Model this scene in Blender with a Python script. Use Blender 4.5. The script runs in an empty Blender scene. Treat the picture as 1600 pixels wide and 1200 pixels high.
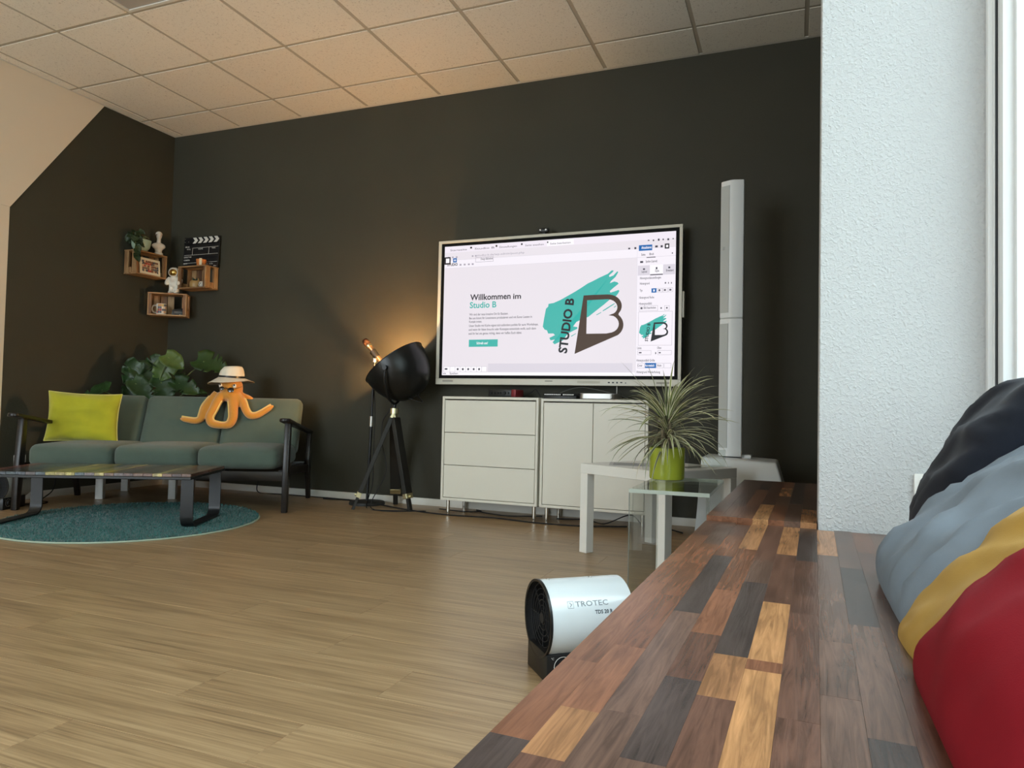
import bpy, bmesh, math, random
from mathutils import Vector, Matrix, noise
random.seed(7)
R = math.radians
SC = bpy.context.scene
COL = SC.collection

# ------------------------------------------------------------------ camera
FPX = 1113.18
CAMP = Vector((5.0536, -4.6352, 0.7304))
YAW, PITCH, ROLL = 0.37621, 0.0321, 0.02158
_f = Vector((-math.sin(YAW)*math.cos(PITCH), math.cos(YAW)*math.cos(PITCH), math.sin(PITCH)))
_r = Vector((math.cos(YAW), math.sin(YAW), 0)); _u = _r.cross(_f)
_r2 = math.cos(ROLL)*_r + math.sin(ROLL)*_u
_u2 = -math.sin(ROLL)*_r + math.cos(ROLL)*_u
cd = bpy.data.cameras.new('camera'); cam = bpy.data.objects.new('camera', cd); COL.objects.link(cam)
cd.sensor_width = 36; cd.lens = 36*FPX/1600; cd.clip_start = 0.02
cam.matrix_world = Matrix(((_r2.x, _u2.x, -_f.x, CAMP.x), (_r2.y, _u2.y, -_f.y, CAMP.y), (_r2.z, _u2.z, -_f.z, CAMP.z), (0, 0, 0, 1)))
SC.camera = cam

# ------------------------------------------------------------------ light
SC.view_settings.view_transform = 'Standard'
SC.view_settings.look = 'None'
SC.view_settings.gamma = 1
SC.view_settings.use_curve_mapping = False
SC.view_settings.exposure = 0.1
w = bpy.data.worlds.new('daylight'); SC.world = w; w.use_nodes = True
bg = w.node_tree.nodes['Background']
bg.inputs[0].default_value = (0.80, 0.92, 1.0, 1); bg.inputs[1].default_value = 8.0
def area(name, loc, rot, sx, sy, e, col, portal=False):
    l = bpy.data.lights.new(name, 'AREA'); l.shape = 'RECTANGLE'; l.size = sx; l.size_y = sy; l.energy = e; l.color = col
    o = bpy.data.objects.new(name, l); COL.objects.link(o); o.location = loc; o.rotation_euler = rot
    if portal: l.cycles.is_portal = True
    return o
# sky portals: the side window and an unseen front opening sized for fill
area('window_daylight', (5.62, -4.35, 1.72), (0, R(90), 0), 2.6, 3.4, 1, (1, 1, 1), True)
area('unseen_front_fill', (1.75, -8.05, 1.6), (R(90), 0, 0), 2.9, 2.6, 1, (1, 1, 1), True)

# ------------------------------------------------------------------ helpers
def ray(p):
    return _f + _r2*((p[0]-800)/FPX) - _u2*((p[1]-600)/FPX)
def atPL(p, pt, n):
    d = ray(p); n = Vector(n); t = (Vector(pt)-CAMP).dot(n)/d.dot(n); return CAMP + d*t
def atZ(p, z): return atPL(p, (0, 0, z), (0, 0, 1))
def atY(p, y): return atPL(p, (0, y, 0), (0, 1, 0))
def atX(p, x): return atPL(p, (x, 0, 0), (1, 0, 0))

def lin(c):
    return tuple(((x/255)/12.92 if x/255 <= .04045 else ((x/255+.055)/1.055)**2.4) for x in c)

class NT:
    def __init__(s, m): s.t = m.node_tree; s.n = s.t.nodes; s.l = s.t.links
    def new(s, k, **kw):
        n = s.n.new(k)
        for a, b in kw.items():
            if a.startswith('_'): setattr(n, a[1:], b)
        return n
    def link(s, a, b): s.l.new(a, b)

def mat(name, col, rough=.5, metal=0, var=0, vs=6, stretch=None, bump=0, bs=60, spec=.5, coat=0, emit=None, es=1, sheen=0, objrand=False, trans=0, ior=1.45, alpha=1):
    m = bpy.data.materials.new(name); m.use_nodes = True; t = NT(m)
    b = t.n['Principled BSDF']
    b.inputs['Base Color'].default_value = (*col, 1); b.inputs['Roughness'].default_value = rough
    b.inputs['Metallic'].default_value = metal; b.inputs['Specular IOR Level'].default_value = spec
    b.inputs['Coat Weight'].default_value = coat; b.inputs['Coat Roughness'].default_value = .15
    b.inputs['Sheen Weight'].default_value = sheen; b.inputs['Sheen Roughness'].default_value = .6
    b.inputs['Transmission Weight'].default_value = trans; b.inputs['IOR'].default_value = ior
    if emit:
        b.inputs['Emission Color'].default_value = (*emit, 1); b.inputs['Emission Strength'].default_value = es
    if var or bump:
        tc = t.new('ShaderNodeTexCoord'); vec = tc.outputs['Object']
        if objrand:
            oi = t.new('ShaderNodeObjectInfo'); mu = t.new('ShaderNodeMath', _operation='MULTIPLY'); mu.inputs[1].default_value = 37
            t.link(oi.outputs['Random'], mu.inputs[0]); ad = t.new('ShaderNodeVectorMath', _operation='ADD')
            t.link(vec, ad.inputs[0]); t.link(mu.outputs[0], ad.inputs[1]); vec = ad.outputs[0]
        if stretch:
            mp = t.new('ShaderNodeMapping'); mp.inputs['Scale'].default_value = stretch; t.link(vec, mp.inputs[0]); vec = mp.outputs[0]
    if var:
        nz = t.new('ShaderNodeTexNoise'); nz.inputs['Scale'].default_value = vs; nz.inputs['Detail'].default_value = 6; t.link(vec, nz.inputs['Vector'])
        cr = t.new('ShaderNodeValToRGB'); cr.color_ramp.elements[0].position = .32; cr.color_ramp.elements[1].position = .68
        cr.color_ramp.elements[0].color = (*[c*(1-var) for c in col], 1); cr.color_ramp.elements[1].color = (*[min(1, c*(1+var)) for c in col], 1)
        t.link(nz.outputs['Fac'], cr.inputs[0])
        out = cr.outputs[0]
        if objrand:
            hs = t.new('ShaderNodeHueSaturation'); mr = t.new('ShaderNodeMapRange'); mr.inputs[3].default_value = 1-.16; mr.inputs[4].default_value = 1.16
            t.link(oi.outputs['Random'], mr.inputs[0]); t.link(mr.outputs[0], hs.inputs['Value']); t.link(out, hs.inputs['Color']); out = hs.outputs[0]
        t.link(out, b.inputs['Base Color'])
    if bump:
        nb = t.new('ShaderNodeTexNoise'); nb.inputs['Scale'].default_value = bs; nb.inputs['Detail'].default_value = 3; t.link(vec, nb.inputs['Vector'])
        bm = t.new('ShaderNodeBump'); bm.inputs['Strength'].default_value = bump; bm.inputs['Distance'].default_value = .01
        t.link(nb.outputs['Fac'], bm.inputs['Height']); t.link(bm.outputs[0], b.inputs['Normal'])
    return m

def emis(name, col, s=1.0, gloss=True):
    """lit screen pixels behind a matt cover glass"""
    return mat(name, (.01, .01, .01), rough=.4, spec=.25, emit=col, es=s)

def bfm(name, mats, parent, v, f, mi=None, smooth=False, ang=35, bevel=0, seg=2, loc=None, rotz=None, mw=None):
    me = bpy.data.meshes.new(name); me.from_pydata([tuple(x) for x in v], [], f)
    if mi: me.polygons.foreach_set('material_index', mi)
    bm = bmesh.new(); bm.from_mesh(me)
    bmesh.ops.recalc_face_normals(bm, faces=bm.faces)
    if bevel:
        ed = [e for e in bm.edges if len(e.link_faces) == 2 and e.calc_face_angle(0) > R(25)]
        bmesh.ops.bevel(bm, geom=ed, offset=bevel, segments=seg, profile=.5, affect='EDGES', clamp_overlap=True)
    bm.to_mesh(me); bm.free()
    if smooth or bevel:
        me.polygons.foreach_set('use_smooth', [True]*len(me.polygons)); me.set_sharp_from_angle(angle=R(ang))
    if not isinstance(mats, (list, tuple)): mats = [mats]
    for m in mats: me.materials.append(m)
    o = bpy.data.objects.new(name, me); COL.objects.link(o); o.parent = parent
    if loc is not None: o.location = loc
    if rotz is not None: o.rotation_euler = (0, 0, rotz)
    if mw is not None: o.matrix_local = mw
    return o

def frame_z(d):
    d = Vector(d).normalized(); a = Vector((0, 0, 1)) if abs(d.z) < .9 else Vector((1, 0, 0))
    x = a.cross(d).normalized(); y = d.cross(x); return Matrix((x, y, d)).transposed()

class MB:
    def __init__(s): s.v = []; s.f = []; s.mi = []
    def add(s, v, f, mi=0, M=None):
        n = len(s.v); s.v += [(M @ Vector(x)) if M is not None else Vector(x) for x in v]
        s.f += [[i+n for i in q] for q in f]; s.mi += [mi]*len(f); return s
    def box(s, a, b, mi=0, M=None):
        (x0, y0, z0), (x1, y1, z1) = a, b
        return s.add([(x0, y0, z0), (x1, y0, z0), (x1, y1, z0), (x0, y1, z0), (x0, y0, z1), (x1, y0, z1), (x1, y1, z1), (x0, y1, z1)],
                     [(3, 2, 1, 0), (4, 5, 6, 7), (0, 1, 5, 4), (1, 2, 6, 5), (2, 3, 7, 6), (3, 0, 4, 7)], mi, M)
    def cbox(s, c, d, mi=0, M=None):
        return s.box([c[i]-d[i]/2 for i in range(3)], [c[i]+d[i]/2 for i in range(3)], mi, M)
    def bar(s, p, q, wx, wy, mi=0, up=None):
        """square bar from p to q"""
        p = Vector(p); q = Vector(q); d = q-p; z = d.normalized()
        if up is None: B = frame_z(d)
        else:
            y = Vector(up); y = (y - z*y.dot(z)).normalized(); x = y.cross(z); B = Matrix((x, y, z)).transposed()
        M = Matrix.Translation(p) @ B.to_4x4()
        return s.box((-wx/2, -wy/2, 0), (wx/2, wy/2, d.length), mi, M)
    def tube(s, pts, r, n=8, mi=0, closed=False):
        pts = [Vector(p) for p in pts]; k = len(pts); rr = r if isinstance(r, (list, tuple)) else [r]*k
        v = []; f = []; B = None
        for i, p in enumerate(pts):
            d = (pts[min(i+1, k-1)]-pts[max(i-1, 0)]).normalized()
            if B is None: B = frame_z(d)
            else:
                x = B.col[0]; x = (x-d*x.dot(d)).normalized(); y = d.cross(x); B = Matrix((x, y, d)).transposed()
            for j in range(n):
                a = 2*math.pi*j/n; v.append(p + B @ Vector((math.cos(a)*rr[i], math.sin(a)*rr[i], 0)))
        for i in range(k-1):
            for j in range(n): f.append((i*n+j, i*n+(j+1) % n, (i+1)*n+(j+1) % n, (i+1)*n+j))
        f.append(list(range(n))[::-1]); f.append([(k-1)*n+j for j in range(n)])
        return s.add(v, f, mi)
    def cyl(s, p, q, r, n=16, mi=0, r2=None):
        return s.tube([p, q], [r, r if r2 is None else r2], n, mi)
    def lathe(s, prof, n=24, mi=0, M=None, sx=1, sy=1, cap=True):
        v = []; f = []; k = len(prof)
        for r, z in prof:
            for j in range(n): a = 2*math.pi*j/n; v.append((r*math.cos(a)*sx, r*math.sin(a)*sy, z))
        for i in range(k-1):
            for j in range(n): f.append((i*n+j, i*n+(j+1) % n, (i+1)*n+(j+1) % n, (i+1)*n+j))
        if cap and prof[0][0] > 1e-4: f.append(list(range(n))[::-1])
        if cap and prof[-1][0] > 1e-4: f.append([(k-1)*n+j for j in range(n)])
        return s.add(v, f, mi, M)
    def prism(s, poly, a, b, ax=2, mi=0, M=None):
        """polygon in the plane across axis ax, from a to b"""
        def P(p, h):
            return {2: (p[0], p[1], h), 1: (p[0], h, p[1]), 0: (h, p[0], p[1])}[ax]
        n = len(poly)
        return s.add([P(p, a) for p in poly]+[P(p, b) for p in poly],
                     [list(range(n))[::-1], [n+i for i in range(n)]]+[(i, (i+1) % n, n+(i+1) % n, n+i) for i in range(n)], mi, M)
    def sphere(s, c, r, n=16, mi=0, M=None):
        r = r if isinstance(r, (list, tuple)) else (r, r, r); k = n//2; v = []; f = []
        for i in range(1, k):
            t = math.pi*i/k
            for j in range(n):
                a = 2*math.pi*j/n; v.append((c[0]+r[0]*math.sin(t)*math.cos(a), c[1]+r[1]*math.sin(t)*math.sin(a), c[2]+r[2]*math.cos(t)))
        T = len(v); v += [(c[0], c[1], c[2]+r[2]), (c[0], c[1], c[2]-r[2])]
        for i in range(k-2):
            for j in range(n): f.append((i*n+j, i*n+(j+1) % n, (i+1)*n+(j+1) % n, (i+1)*n+j))
        for j in range(n): f.append((T, j, (j+1) % n)); f.append((T+1, (k-2)*n+(j+1) % n, (k-2)*n+j))
        return s.add(v, f, mi, M)
    def build(s, name, mats, parent=None, **kw): return bfm(name, mats, parent, s.v, s.f, s.mi if any(s.mi) else None, **kw)

def T(o, label, cat, group=None):
    o['label'] = label; o['category'] = cat
    if group: o['group'] = group
    return o
def ST(o, label=None):
    o['kind'] = 'structure'
    if label: o['label'] = label
    return o
def empty(name, loc=(0, 0, 0), rotz=0):
    o = bpy.data.objects.new(name, None); COL.objects.link(o); o.location = loc; o.rotation_euler = (0, 0, rotz); o.empty_display_size = .1
    return o
def copy_tree(o, parent=None):
    c = o.copy(); COL.objects.link(c); c.parent = parent
    for ch in list(o.children): copy_tree(ch, c)
    return c
def remesh(o, vox, it=6):
    """fuse the overlapping solids of one body into one continuous skin"""
    m = o.modifiers.new('r', 'REMESH'); m.mode = 'VOXEL'; m.voxel_size = vox
    s = o.modifiers.new('s', 'SMOOTH'); s.factor = .5; s.iterations = it
    bpy.context.view_layer.update()
    dg = bpy.context.evaluated_depsgraph_get(); me = bpy.data.meshes.new_from_object(o.evaluated_get(dg))
    o.modifiers.clear(); mats = list(o.data.materials); o.data = me; me.materials.clear()
    for k in mats: me.materials.append(k)
    me.polygons.foreach_set('use_smooth', [True]*len(me.polygons)); return o
def bez(p, n=12):
    """smooth path through points"""
    p = [Vector(x) for x in p]; out = []
    q = [p[0]*2-p[1]]+p+[p[-1]*2-p[-2]]
    for i in range(1, len(q)-2):
        for k in range(n):
            t = k/n; a, b, c, d = q[i-1], q[i], q[i+1], q[i+2]
            out.append(.5*((2*b)+(c-a)*t+(2*a-5*b+4*c-d)*t*t+(3*b-a-3*c+d)*t**3))
    out.append(p[-1]); return out
def textmesh(s, bold=0.0, res=3):
    c = bpy.data.curves.new('t', 'FONT'); c.body = s; c.size = 1; c.offset = bold; c.resolution_u = res; c.fill_mode = 'FRONT'
    o = bpy.data.objects.new('t', c); COL.objects.link(o); bpy.context.view_layer.update()
    dg = bpy.context.evaluated_depsgraph_get(); me = bpy.data.meshes.new_from_object(o.evaluated_get(dg))
    v = [x.co.copy() for x in me.vertices]; f = [list(p.vertices) for p in me.polygons]
    bpy.data.objects.remove(o); bpy.data.curves.remove(c); bpy.data.meshes.remove(me)
    return v, f

# ------------------------------------------------------------------ materials
H = 3.0216
def wood_mat(name, c0, c1, c2, rough, sx, sy, coat=0, spec=.5, kn=.5, tone=.12, low=.8):
    """boards whose grain runs along the object's X axis, each board its own cut"""
    m = bpy.data.materials.new(name); m.use_nodes = True; t = NT(m); b = t.n['Principled BSDF']
    tc = t.new('ShaderNodeTexCoord'); oi = t.new('ShaderNodeObjectInfo')
    mu = t.new('ShaderNodeMath', _operation='MULTIPLY'); mu.inputs[1].default_value = 53; t.link(oi.outputs['Random'], mu.inputs[0])
    ad = t.new('ShaderNodeVectorMath', _operation='ADD'); t.link(tc.outputs['Object'], ad.inputs[0]); t.link(mu.outputs[0], ad.inputs[1])
    mp = t.new('ShaderNodeMapping'); mp.inputs['Scale'].default_value = (sx, sy, sy); t.link(ad.outputs[0], mp.inputs[0])
    n1 = t.new('ShaderNodeTexNoise'); n1.inputs['Scale'].default_value = 1; n1.inputs['Detail'].default_value = 7; n1.inputs['Roughness'].default_value = .62; n1.inputs['Distortion'].default_value = kn
    t.link(mp.outputs[0], n1.inputs['Vector'])
    mp2 = t.new('ShaderNodeMapping'); mp2.inputs['Scale'].default_value = (sx*.5, sy*.12, sy*.12); t.link(ad.outputs[0], mp2.inputs[0])
    n2 = t.new('ShaderNodeTexNoise'); n2.inputs['Scale'].default_value = 1; n2.inputs['Detail'].default_value = 3; n2.inputs['Distortion'].default_value = 1.5; t.link(mp2.outputs[0], n2.inputs['Vector'])
    mx = t.new('ShaderNodeMath', _operation='ADD'); t.link(n1.outputs['Fac'], mx.inputs[0])
    m2 = t.new('ShaderNodeMath', _operation='MULTIPLY_ADD'); m2.inputs[1].default_value = low; m2.inputs[2].default_value = -low/2; t.link(n2.outputs['Fac'], m2.inputs[0]); t.link(m2.outputs[0], mx.inputs[1])
    cr = t.new('ShaderNodeValToRGB'); e = cr.color_ramp.elements; e[0].position = .28; e[0].color = (*c0, 1); e[1].position = .72; e[1].color = (*c2, 1)
    k = e.new(.5); k.color = (*c1, 1); t.link(mx.outputs[0], cr.inputs[0])
    hs = t.new('ShaderNodeHueSaturation'); mr = t.new('ShaderNodeMapRange'); mr.inputs[3].default_value = 1-tone; mr.inputs[4].default_value = 1+tone
    t.link(oi.outputs['Random'], mr.inputs[0]); t.link(mr.outputs[0], hs.inputs['Value']); t.link(cr.outputs[0], hs.inputs['Color']); t.link(hs.outputs[0], b.inputs['Base Color'])
    bp = t.new('ShaderNodeBump'); bp.inputs['Strength'].default_value = .12; bp.inputs['Distance'].default_value = .004; t.link(n1.outputs['Fac'], bp.inputs['Height']); t.link(bp.outputs[0], b.inputs['Normal'])
    b.inputs['Roughness'].default_value = rough; b.inputs['Coat Weight'].default_value = coat; b.inputs['Coat Roughness'].default_value = .2; b.inputs['Specular IOR Level'].default_value = spec
    return m

M = {}
M['wall'] = mat('dark_olive_wall_paint', (.049, .0462, .032), .62, bump=.12, bs=140, var=.05, vs=2, spec=.3)
M['cream'] = mat('cream_wall_paint', (.74, .635, .49), .8, bump=.04, bs=160)
M['white'] = mat('white_lacquer', (.74, .73, .69), .3)
M['trim'] = mat('white_trim', (.72, .70, .64), .45)
M['floorbase'] = mat('floor_joint', (.10, .07, .045), .7)
M['oak'] = wood_mat('oak_laminate', (.235, .148, .076), (.390, .260, .136), (.51, .355, .198), .34, 2.6, 135, spec=.5, tone=.05, low=.5)
M['black'] = mat('black_satin', (.012, .012, .012), .38)
M['blackmatt'] = mat('black_matt', (.012, .012, .013), .7)
M['chrome'] = mat('chrome', (.75, .74, .70), .18, metal=1)
M['brass'] = mat('pale_brass', (.80, .74, .48), .3, metal=1)
M['steel'] = mat('brushed_aluminium', (.55, .54, .51), .42, metal=1)

# woodchip wallpaper: raised chips under white paint
def woodchip():
    m = bpy.data.materials.new('woodchip_wallpaper'); m.use_nodes = True; t = NT(m); b = t.n['Principled BSDF']
    b.inputs['Base Color'].default_value = (.50, .505, .50, 1); b.inputs['Roughness'].default_value = .75
    tc = t.new('ShaderNodeTexCoord')
    n = t.new('ShaderNodeTexNoise'); n.inputs['Scale'].default_value = 125; n.inputs['Detail'].default_value = 2; n.inputs['Distortion'].default_value = .6; t.link(tc.outputs['Object'], n.inputs['Vector'])
    cr = t.new('ShaderNodeValToRGB'); cr.color_ramp.elements[0].position = .46; cr.color_ramp.elements[1].position = .68; t.link(n.outputs['Fac'], cr.inputs[0])
    bp = t.new('ShaderNodeBump'); bp.inputs['Strength'].default_value = .55; bp.inputs['Distance'].default_value = .003
    t.link(cr.outputs[0], bp.inputs['Height']); t.link(bp.outputs[0], b.inputs['Normal']); return m
M['chip'] = woodchip()
def tile_mat():
    m = bpy.data.materials.new('mineral_ceiling_tile'); m.use_nodes = True; t = NT(m); b = t.n['Principled BSDF']
    tc = t.new('ShaderNodeTexCoord'); oi = t.new('ShaderNodeObjectInfo'); mu = t.new('ShaderNodeMath', _operation='MULTIPLY'); mu.inputs[1].default_value = 31
    t.link(oi.outputs['Random'], mu.inputs[0]); ad = t.new('ShaderNodeVectorMath', _operation='ADD'); t.link(tc.outputs['Object'], ad.inputs[0]); t.link(mu.outputs[0], ad.inputs[1])
    n = t.new('ShaderNodeTexNoise'); n.inputs['Scale'].default_value = 95; n.inputs['Detail'].default_value = 3; n.inputs['Distortion'].default_value = 1.2; t.link(ad.outputs[0], n.inputs['Vector'])
    cr = t.new('ShaderNodeValToRGB'); e = cr.color_ramp.elements; e[0].position = .30; e[0].color = (.58, .55, .48, 1); e[1].position = .42; e[1].color = (.86, .83, .75, 1); t.link(n.outputs['Fac'], cr.inputs[0])
    hs = t.new('ShaderNodeHueSaturation'); mr = t.new('ShaderNodeMapRange'); mr.inputs[3].default_value = .95; mr.inputs[4].default_value = 1.05
    t.link(oi.outputs['Random'], mr.inputs[0]); t.link(mr.outputs[0], hs.inputs['Value']); t.link(cr.outputs[0], hs.inputs['Color']); t.link(hs.outputs[0], b.inputs['Base Color'])
    bp = t.new('ShaderNodeBump'); bp.inputs['Strength'].default_value = .12; bp.inputs['Distance'].default_value = .003; t.link(cr.outputs[0], bp.inputs['Height']); t.link(bp.outputs[0], b.inputs['Normal'])
    b.inputs['Roughness'].default_value = .85; return m
M['tile'] = tile_mat()
M['tbar'] = mat('ceiling_grid_metal', (.47, .44, .37), .7)

def glass_mat(name, tint=(1, 1, 1), gl=.08, rough=.02):
    m = bpy.data.materials.new(name); m.use_nodes = True; t = NT(m); t.n.remove(t.n['Principled BSDF'])
    tr = t.new('ShaderNodeBsdfTransparent'); tr.inputs[0].default_value = (*tint, 1)
    g = t.new('ShaderNodeBsdfGlossy'); g.inputs['Roughness'].default_value = rough
    lw = t.new('ShaderNodeLayerWeight'); lw.inputs[0].default_value = .5
    pw = t.new('ShaderNodeMath', _operation='POWER'); pw.inputs[1].default_value = 4; t.link(lw.outputs['Facing'], pw.inputs[0])
    fr = t.new('ShaderNodeMath', _operation='MULTIPLY_ADD'); fr.inputs[1].default_value = .55; fr.inputs[2].default_value = .04; t.link(pw.outputs[0], fr.inputs[0])
    mx = t.new('ShaderNodeMixShader'); t.link(fr.outputs[0], mx.inputs[0]); t.link(tr.outputs[0], mx.inputs[1]); t.link(g.outputs[0], mx.inputs[2])
    t.link(mx.outputs[0], t.n['Material Output'].inputs[0]); return m
M['pane'] = glass_mat('window_glass', (.97, .99, .98))
M['acryl'] = glass_mat('clear_acrylic', (.93, .95, .93))
M['glassedge'] = mat('polished_glass_edge', (.40, .44, .38), .12)

# ------------------------------------------------------------------ room shell
YB = -8.0; XR = 5.50
o = MB().box((-.1, YB-.1, -.12), (XR+.15, .1, -.010)).build('floor', M['floorbase']); floor = ST(o)
PL_, PW = 1.285, .1935
pm_cache = {}
def plank(x0, x1, y1, parent):
    L = round(x1-x0, 3)
    if L < .02: return
    if L not in pm_cache:
        ob = MB().box((0, -PW+.0008, -.0095), (L-.0007, 0, 0)).build('plank', M['oak'], parent, bevel=.0006, seg=1); pm_cache[L] = ob.data
    else:
        ob = bpy.data.objects.new('plank', pm_cache[L]); COL.objects.link(ob); ob.parent = parent
    ob.location = (x0, y1, 0)
# row boundaries and end joints read off the photograph where they can be seen
joint = {12: 3.66, 14: 3.768, 15: 4.092, 16: 3.64, 17: 4.027, 18: 3.54}
y = .015; i = 0
offs = [.2, .85, .45, 1.05, .1, .7, .35, .95]
while y > -5.2:
    off = joint[i] % PL_ if i in joint else offs[i % 8]
    xs = [0]; x = off
    while x < XR: xs.append(x); x += PL_
    xs.append(XR)
    for a, b in zip(xs, xs[1:]): plank(a, b, y, floor)
    y -= PW; i += 1
MB().box((0, YB, -.0095), (XR, y, -.001)).build('laminate_area', M['oak'], floor)

# back wall, left wall with the painted-off slope, window wall, wall behind the camera
ST(MB().box((-.1, 0, 0), (XR+.15, .1, H+.15)).build('wall_back', M['wall']))
ST(MB().prism([(0, 0), (-1.372, 0), (-1.372, 2.037), (-.652, H+.05), (0, H+.05)], -.1, 0, ax=0).build('wall_left', M['wall']))
ST(MB().prism([(YB, 2.040), (-1.3735, 2.040), (-.655, H+.05), (YB, H+.05)], -.1, .006, ax=0).build('wall_left_slope', M['cream']))
ST(MB().prism([(YB, 0), (-1.3735, 0), (-1.3735, 2.0395), (YB, 2.0395)], -.1, .002, ax=0).build('wall_left_front', M['cream']))
WY0, WY1 = -2.60, -6.05      # glazed part of the window wall
ST(MB().box((XR, -2.50, 0), (XR+.15, 0, H+.15)).build('wall_right', M['wall']))
ST(MB().box((XR, YB, 0), (XR+.15, WY1, H+.15)).build('wall_right_rear', M['cream']))
ST(MB().box((XR+.02, WY1, 0), (XR+.15, WY0, .40)).build('wall_right_parapet', M['cream']))
ST(MB().box((XR+.02, WY1, 3.0), (XR+.15, WY0, H+.15)).build('wall_right_lintel', M['cream']))
# white papered pier beside the window
ST(MB().box((5.117, -2.60, 0), (XR+.15, -2.50, H+.15)).build('wall_pier', M['chip'], bevel=.002, seg=1))
# wall behind the camera; its unseen opening is added and sized for fill light
ST(MB().box((-.1, YB-.15, 0), (.3, YB, H+.15)).build('wall_front', M['cream']))
ST(MB().box((3.2, YB-.15, 0), (XR+.15, YB, H+.15)).build('wall_front_right', M['cream']))
ST(MB().box((.3, YB-.15, 0), (3.2, YB, .3)).build('wall_front_parapet', M['cream']))
ST(MB().box((.3, YB-.15, 2.9), (3.2, YB, H+.15)).build('wall_front_lintel', M['cream']))
# street ground and pale facade, added to cut sky light through the side window
ST(MB().box((XR+.15, -24, -.35), (12, 12, -.15)).build('street', mat('asphalt', (.16, .16, .16), .9, var=.2, vs=3)))
ST(MB().box((10.5, -24, -.15), (11, 12, 6.2)).build('wall_added_sky_block', mat('pale_render', (.62, .66, .64), .9, var=.06, vs=2)))
# skirting
ST(MB().box((.012, -.012, 0), (XR, 0, .052)).build('baseboard_back', M['trim'], bevel=.003))
ST(MB().box((0, -5, 0), (.012, 0, .052)).build('baseboard_left', M['trim'], bevel=.003))

# suspended ceiling: grid bars and laid-in mineral tiles
ceil = ST(MB().box((-.1, YB-.1, H+.10), (XR+.15, .1, H+.15)).build('ceiling', M['blackmatt']))
GX0, GY0, G = .1103, -.3588, .625
xs = [0]+[GX0+G*k for k in range(9)]+[XR]
ys = [0]+[GY0-G*k for k in range(13)]+[YB]
BW = .024
for x in xs[1:-1]: MB().box((x-BW/2, YB, H+.003), (x+BW/2, 0, H+.03)).build('grid_bar', M['tbar'], ceil)
for y in ys[1:-1]: MB().box((0, y-BW/2, H+.0032), (XR, y+BW/2, H+.0302)).build('grid_bar', M['tbar'], ceil)
MB().box((0, -.022, H), (XR, 0, H+.03)).build('edge_trim', M['trim'], ceil)
MB().box((0, YB, H), (.012, -.022, H+.03)).build('edge_trim', M['trim'], ceil)
LP = (3, 3)      # tile slot taken by the flat lamp
tm = None
for i in range(len(xs)-1):
    for j in range(len(ys)-1):
        if (i, j) == LP: continue
        x0 = xs[i]+(.022 if i == 0 else BW/2); x1 = xs[i+1]-(0 if i == len(xs)-2 else BW/2)
        y1 = ys[j]-(.022 if j == 0 else BW/2); y0 = ys[j+1]+(0 if j == len(ys)-2 else BW/2)
        if x1-x0 < .02: continue
        full = 0 < i < len(xs)-2 and 0 < j < len(ys)-2
        if full and tm:
            t_ = bpy.data.objects.new('ceiling_tile', tm); COL.objects.link(t_); t_.parent = ceil; t_.location = ((x0+x1)/2, (y0+y1)/2, H)
        else:
            t_ = MB().cbox((0, 0, .010), (x1-x0, y1-y0, .020)).build('ceiling_tile', M['tile'], ceil, bevel=.001, seg=1, loc=((x0+x1)/2, (y0+y1)/2, H))
            if full: tm = t_.data
x0, x1, y1, y0 = xs[3]+BW/2, xs[4]-BW/2, ys[3]-BW/2, ys[4]+BW/2
lp = empty('ceiling_light', ((x0+x1)/2, (y0+y1)/2, H)); T(lp, 'flat grey square ceiling light panel, switched off, at the top left', 'ceiling light')
hw = (x1-x0)/2
fr = MB()
for a, b in (((-hw, -hw), (hw, -hw+.02)), ((-hw, hw-.02), (hw, hw)), ((-hw, -hw+.02), (-hw+.02, hw-.02)), ((hw-.02, -hw+.02), (hw, hw-.02))): fr.box((*a, -.004), (*b, .02))
fr.build('frame', M['trim'], lp)
MB().box((-hw+.02, -hw+.02, .002), (hw-.02, hw-.02, .018)).build('diffuser', mat('grey_diffuser', (.42, .40, .37), .5), lp)

# ------------------------------------------------------------------ window
WZ0, WZ1 = .40, 3.0
win = ST(empty('window_1', (XR, WY0, 0)))
M['upvc'] = mat('white_window_profile', (.80, .82, .82), .35)
M['gasket'] = mat('black_gasket', (.012, .013, .018), .5)
wy = WY1-WY0
def profile(y0, y1, z0, z1, x0, x1, name, m): return MB().box((x0, y0, z0), (x1, y1, z1)).build(name, m, win, bevel=.004 if name != 'gasket' else 0)
profile(-.028, 0, WZ0, WZ1, -.012, .10, 'frame_post', M['upvc'])
profile(-.047, -.0285, WZ0, WZ1, -.004, .10, 'frame_post', M['upvc'])
profile(-.0605, -.0475, WZ0, WZ1, -.002, .09, 'gasket', M['gasket'])
profile(-.105, -.061, WZ0+.05, WZ1-.05, .0, .085, 'sash_stile', M['upvc'])
profile(-.125, -.105, WZ0+.07, WZ1-.07, .022, .075, 'glazing_bead', M['upvc'])
profile(-1.76, -1.66, WZ0+.05, WZ1-.05, .0, .085, 'sash_stile', M['upvc'])
profile(wy, wy+.1, WZ0, WZ1, 0, .10, 'frame_post', M['upvc'])
profile(wy, 0, WZ0, WZ0+.07, .0, .10, 'frame_rail', M['upvc'])
profile(wy, 0, WZ1-.07, WZ1, .0, .10, 'frame_rail', M['upvc'])
MB().box((.045, -1.66, WZ0+.07), (.053, -.125, WZ1-.07)).build('pane', M['pane'], win)
MB().box((.045, wy+.1, WZ0+.07), (.053, -1.76, WZ1-.07)).build('pane', M['pane'], win)

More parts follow.
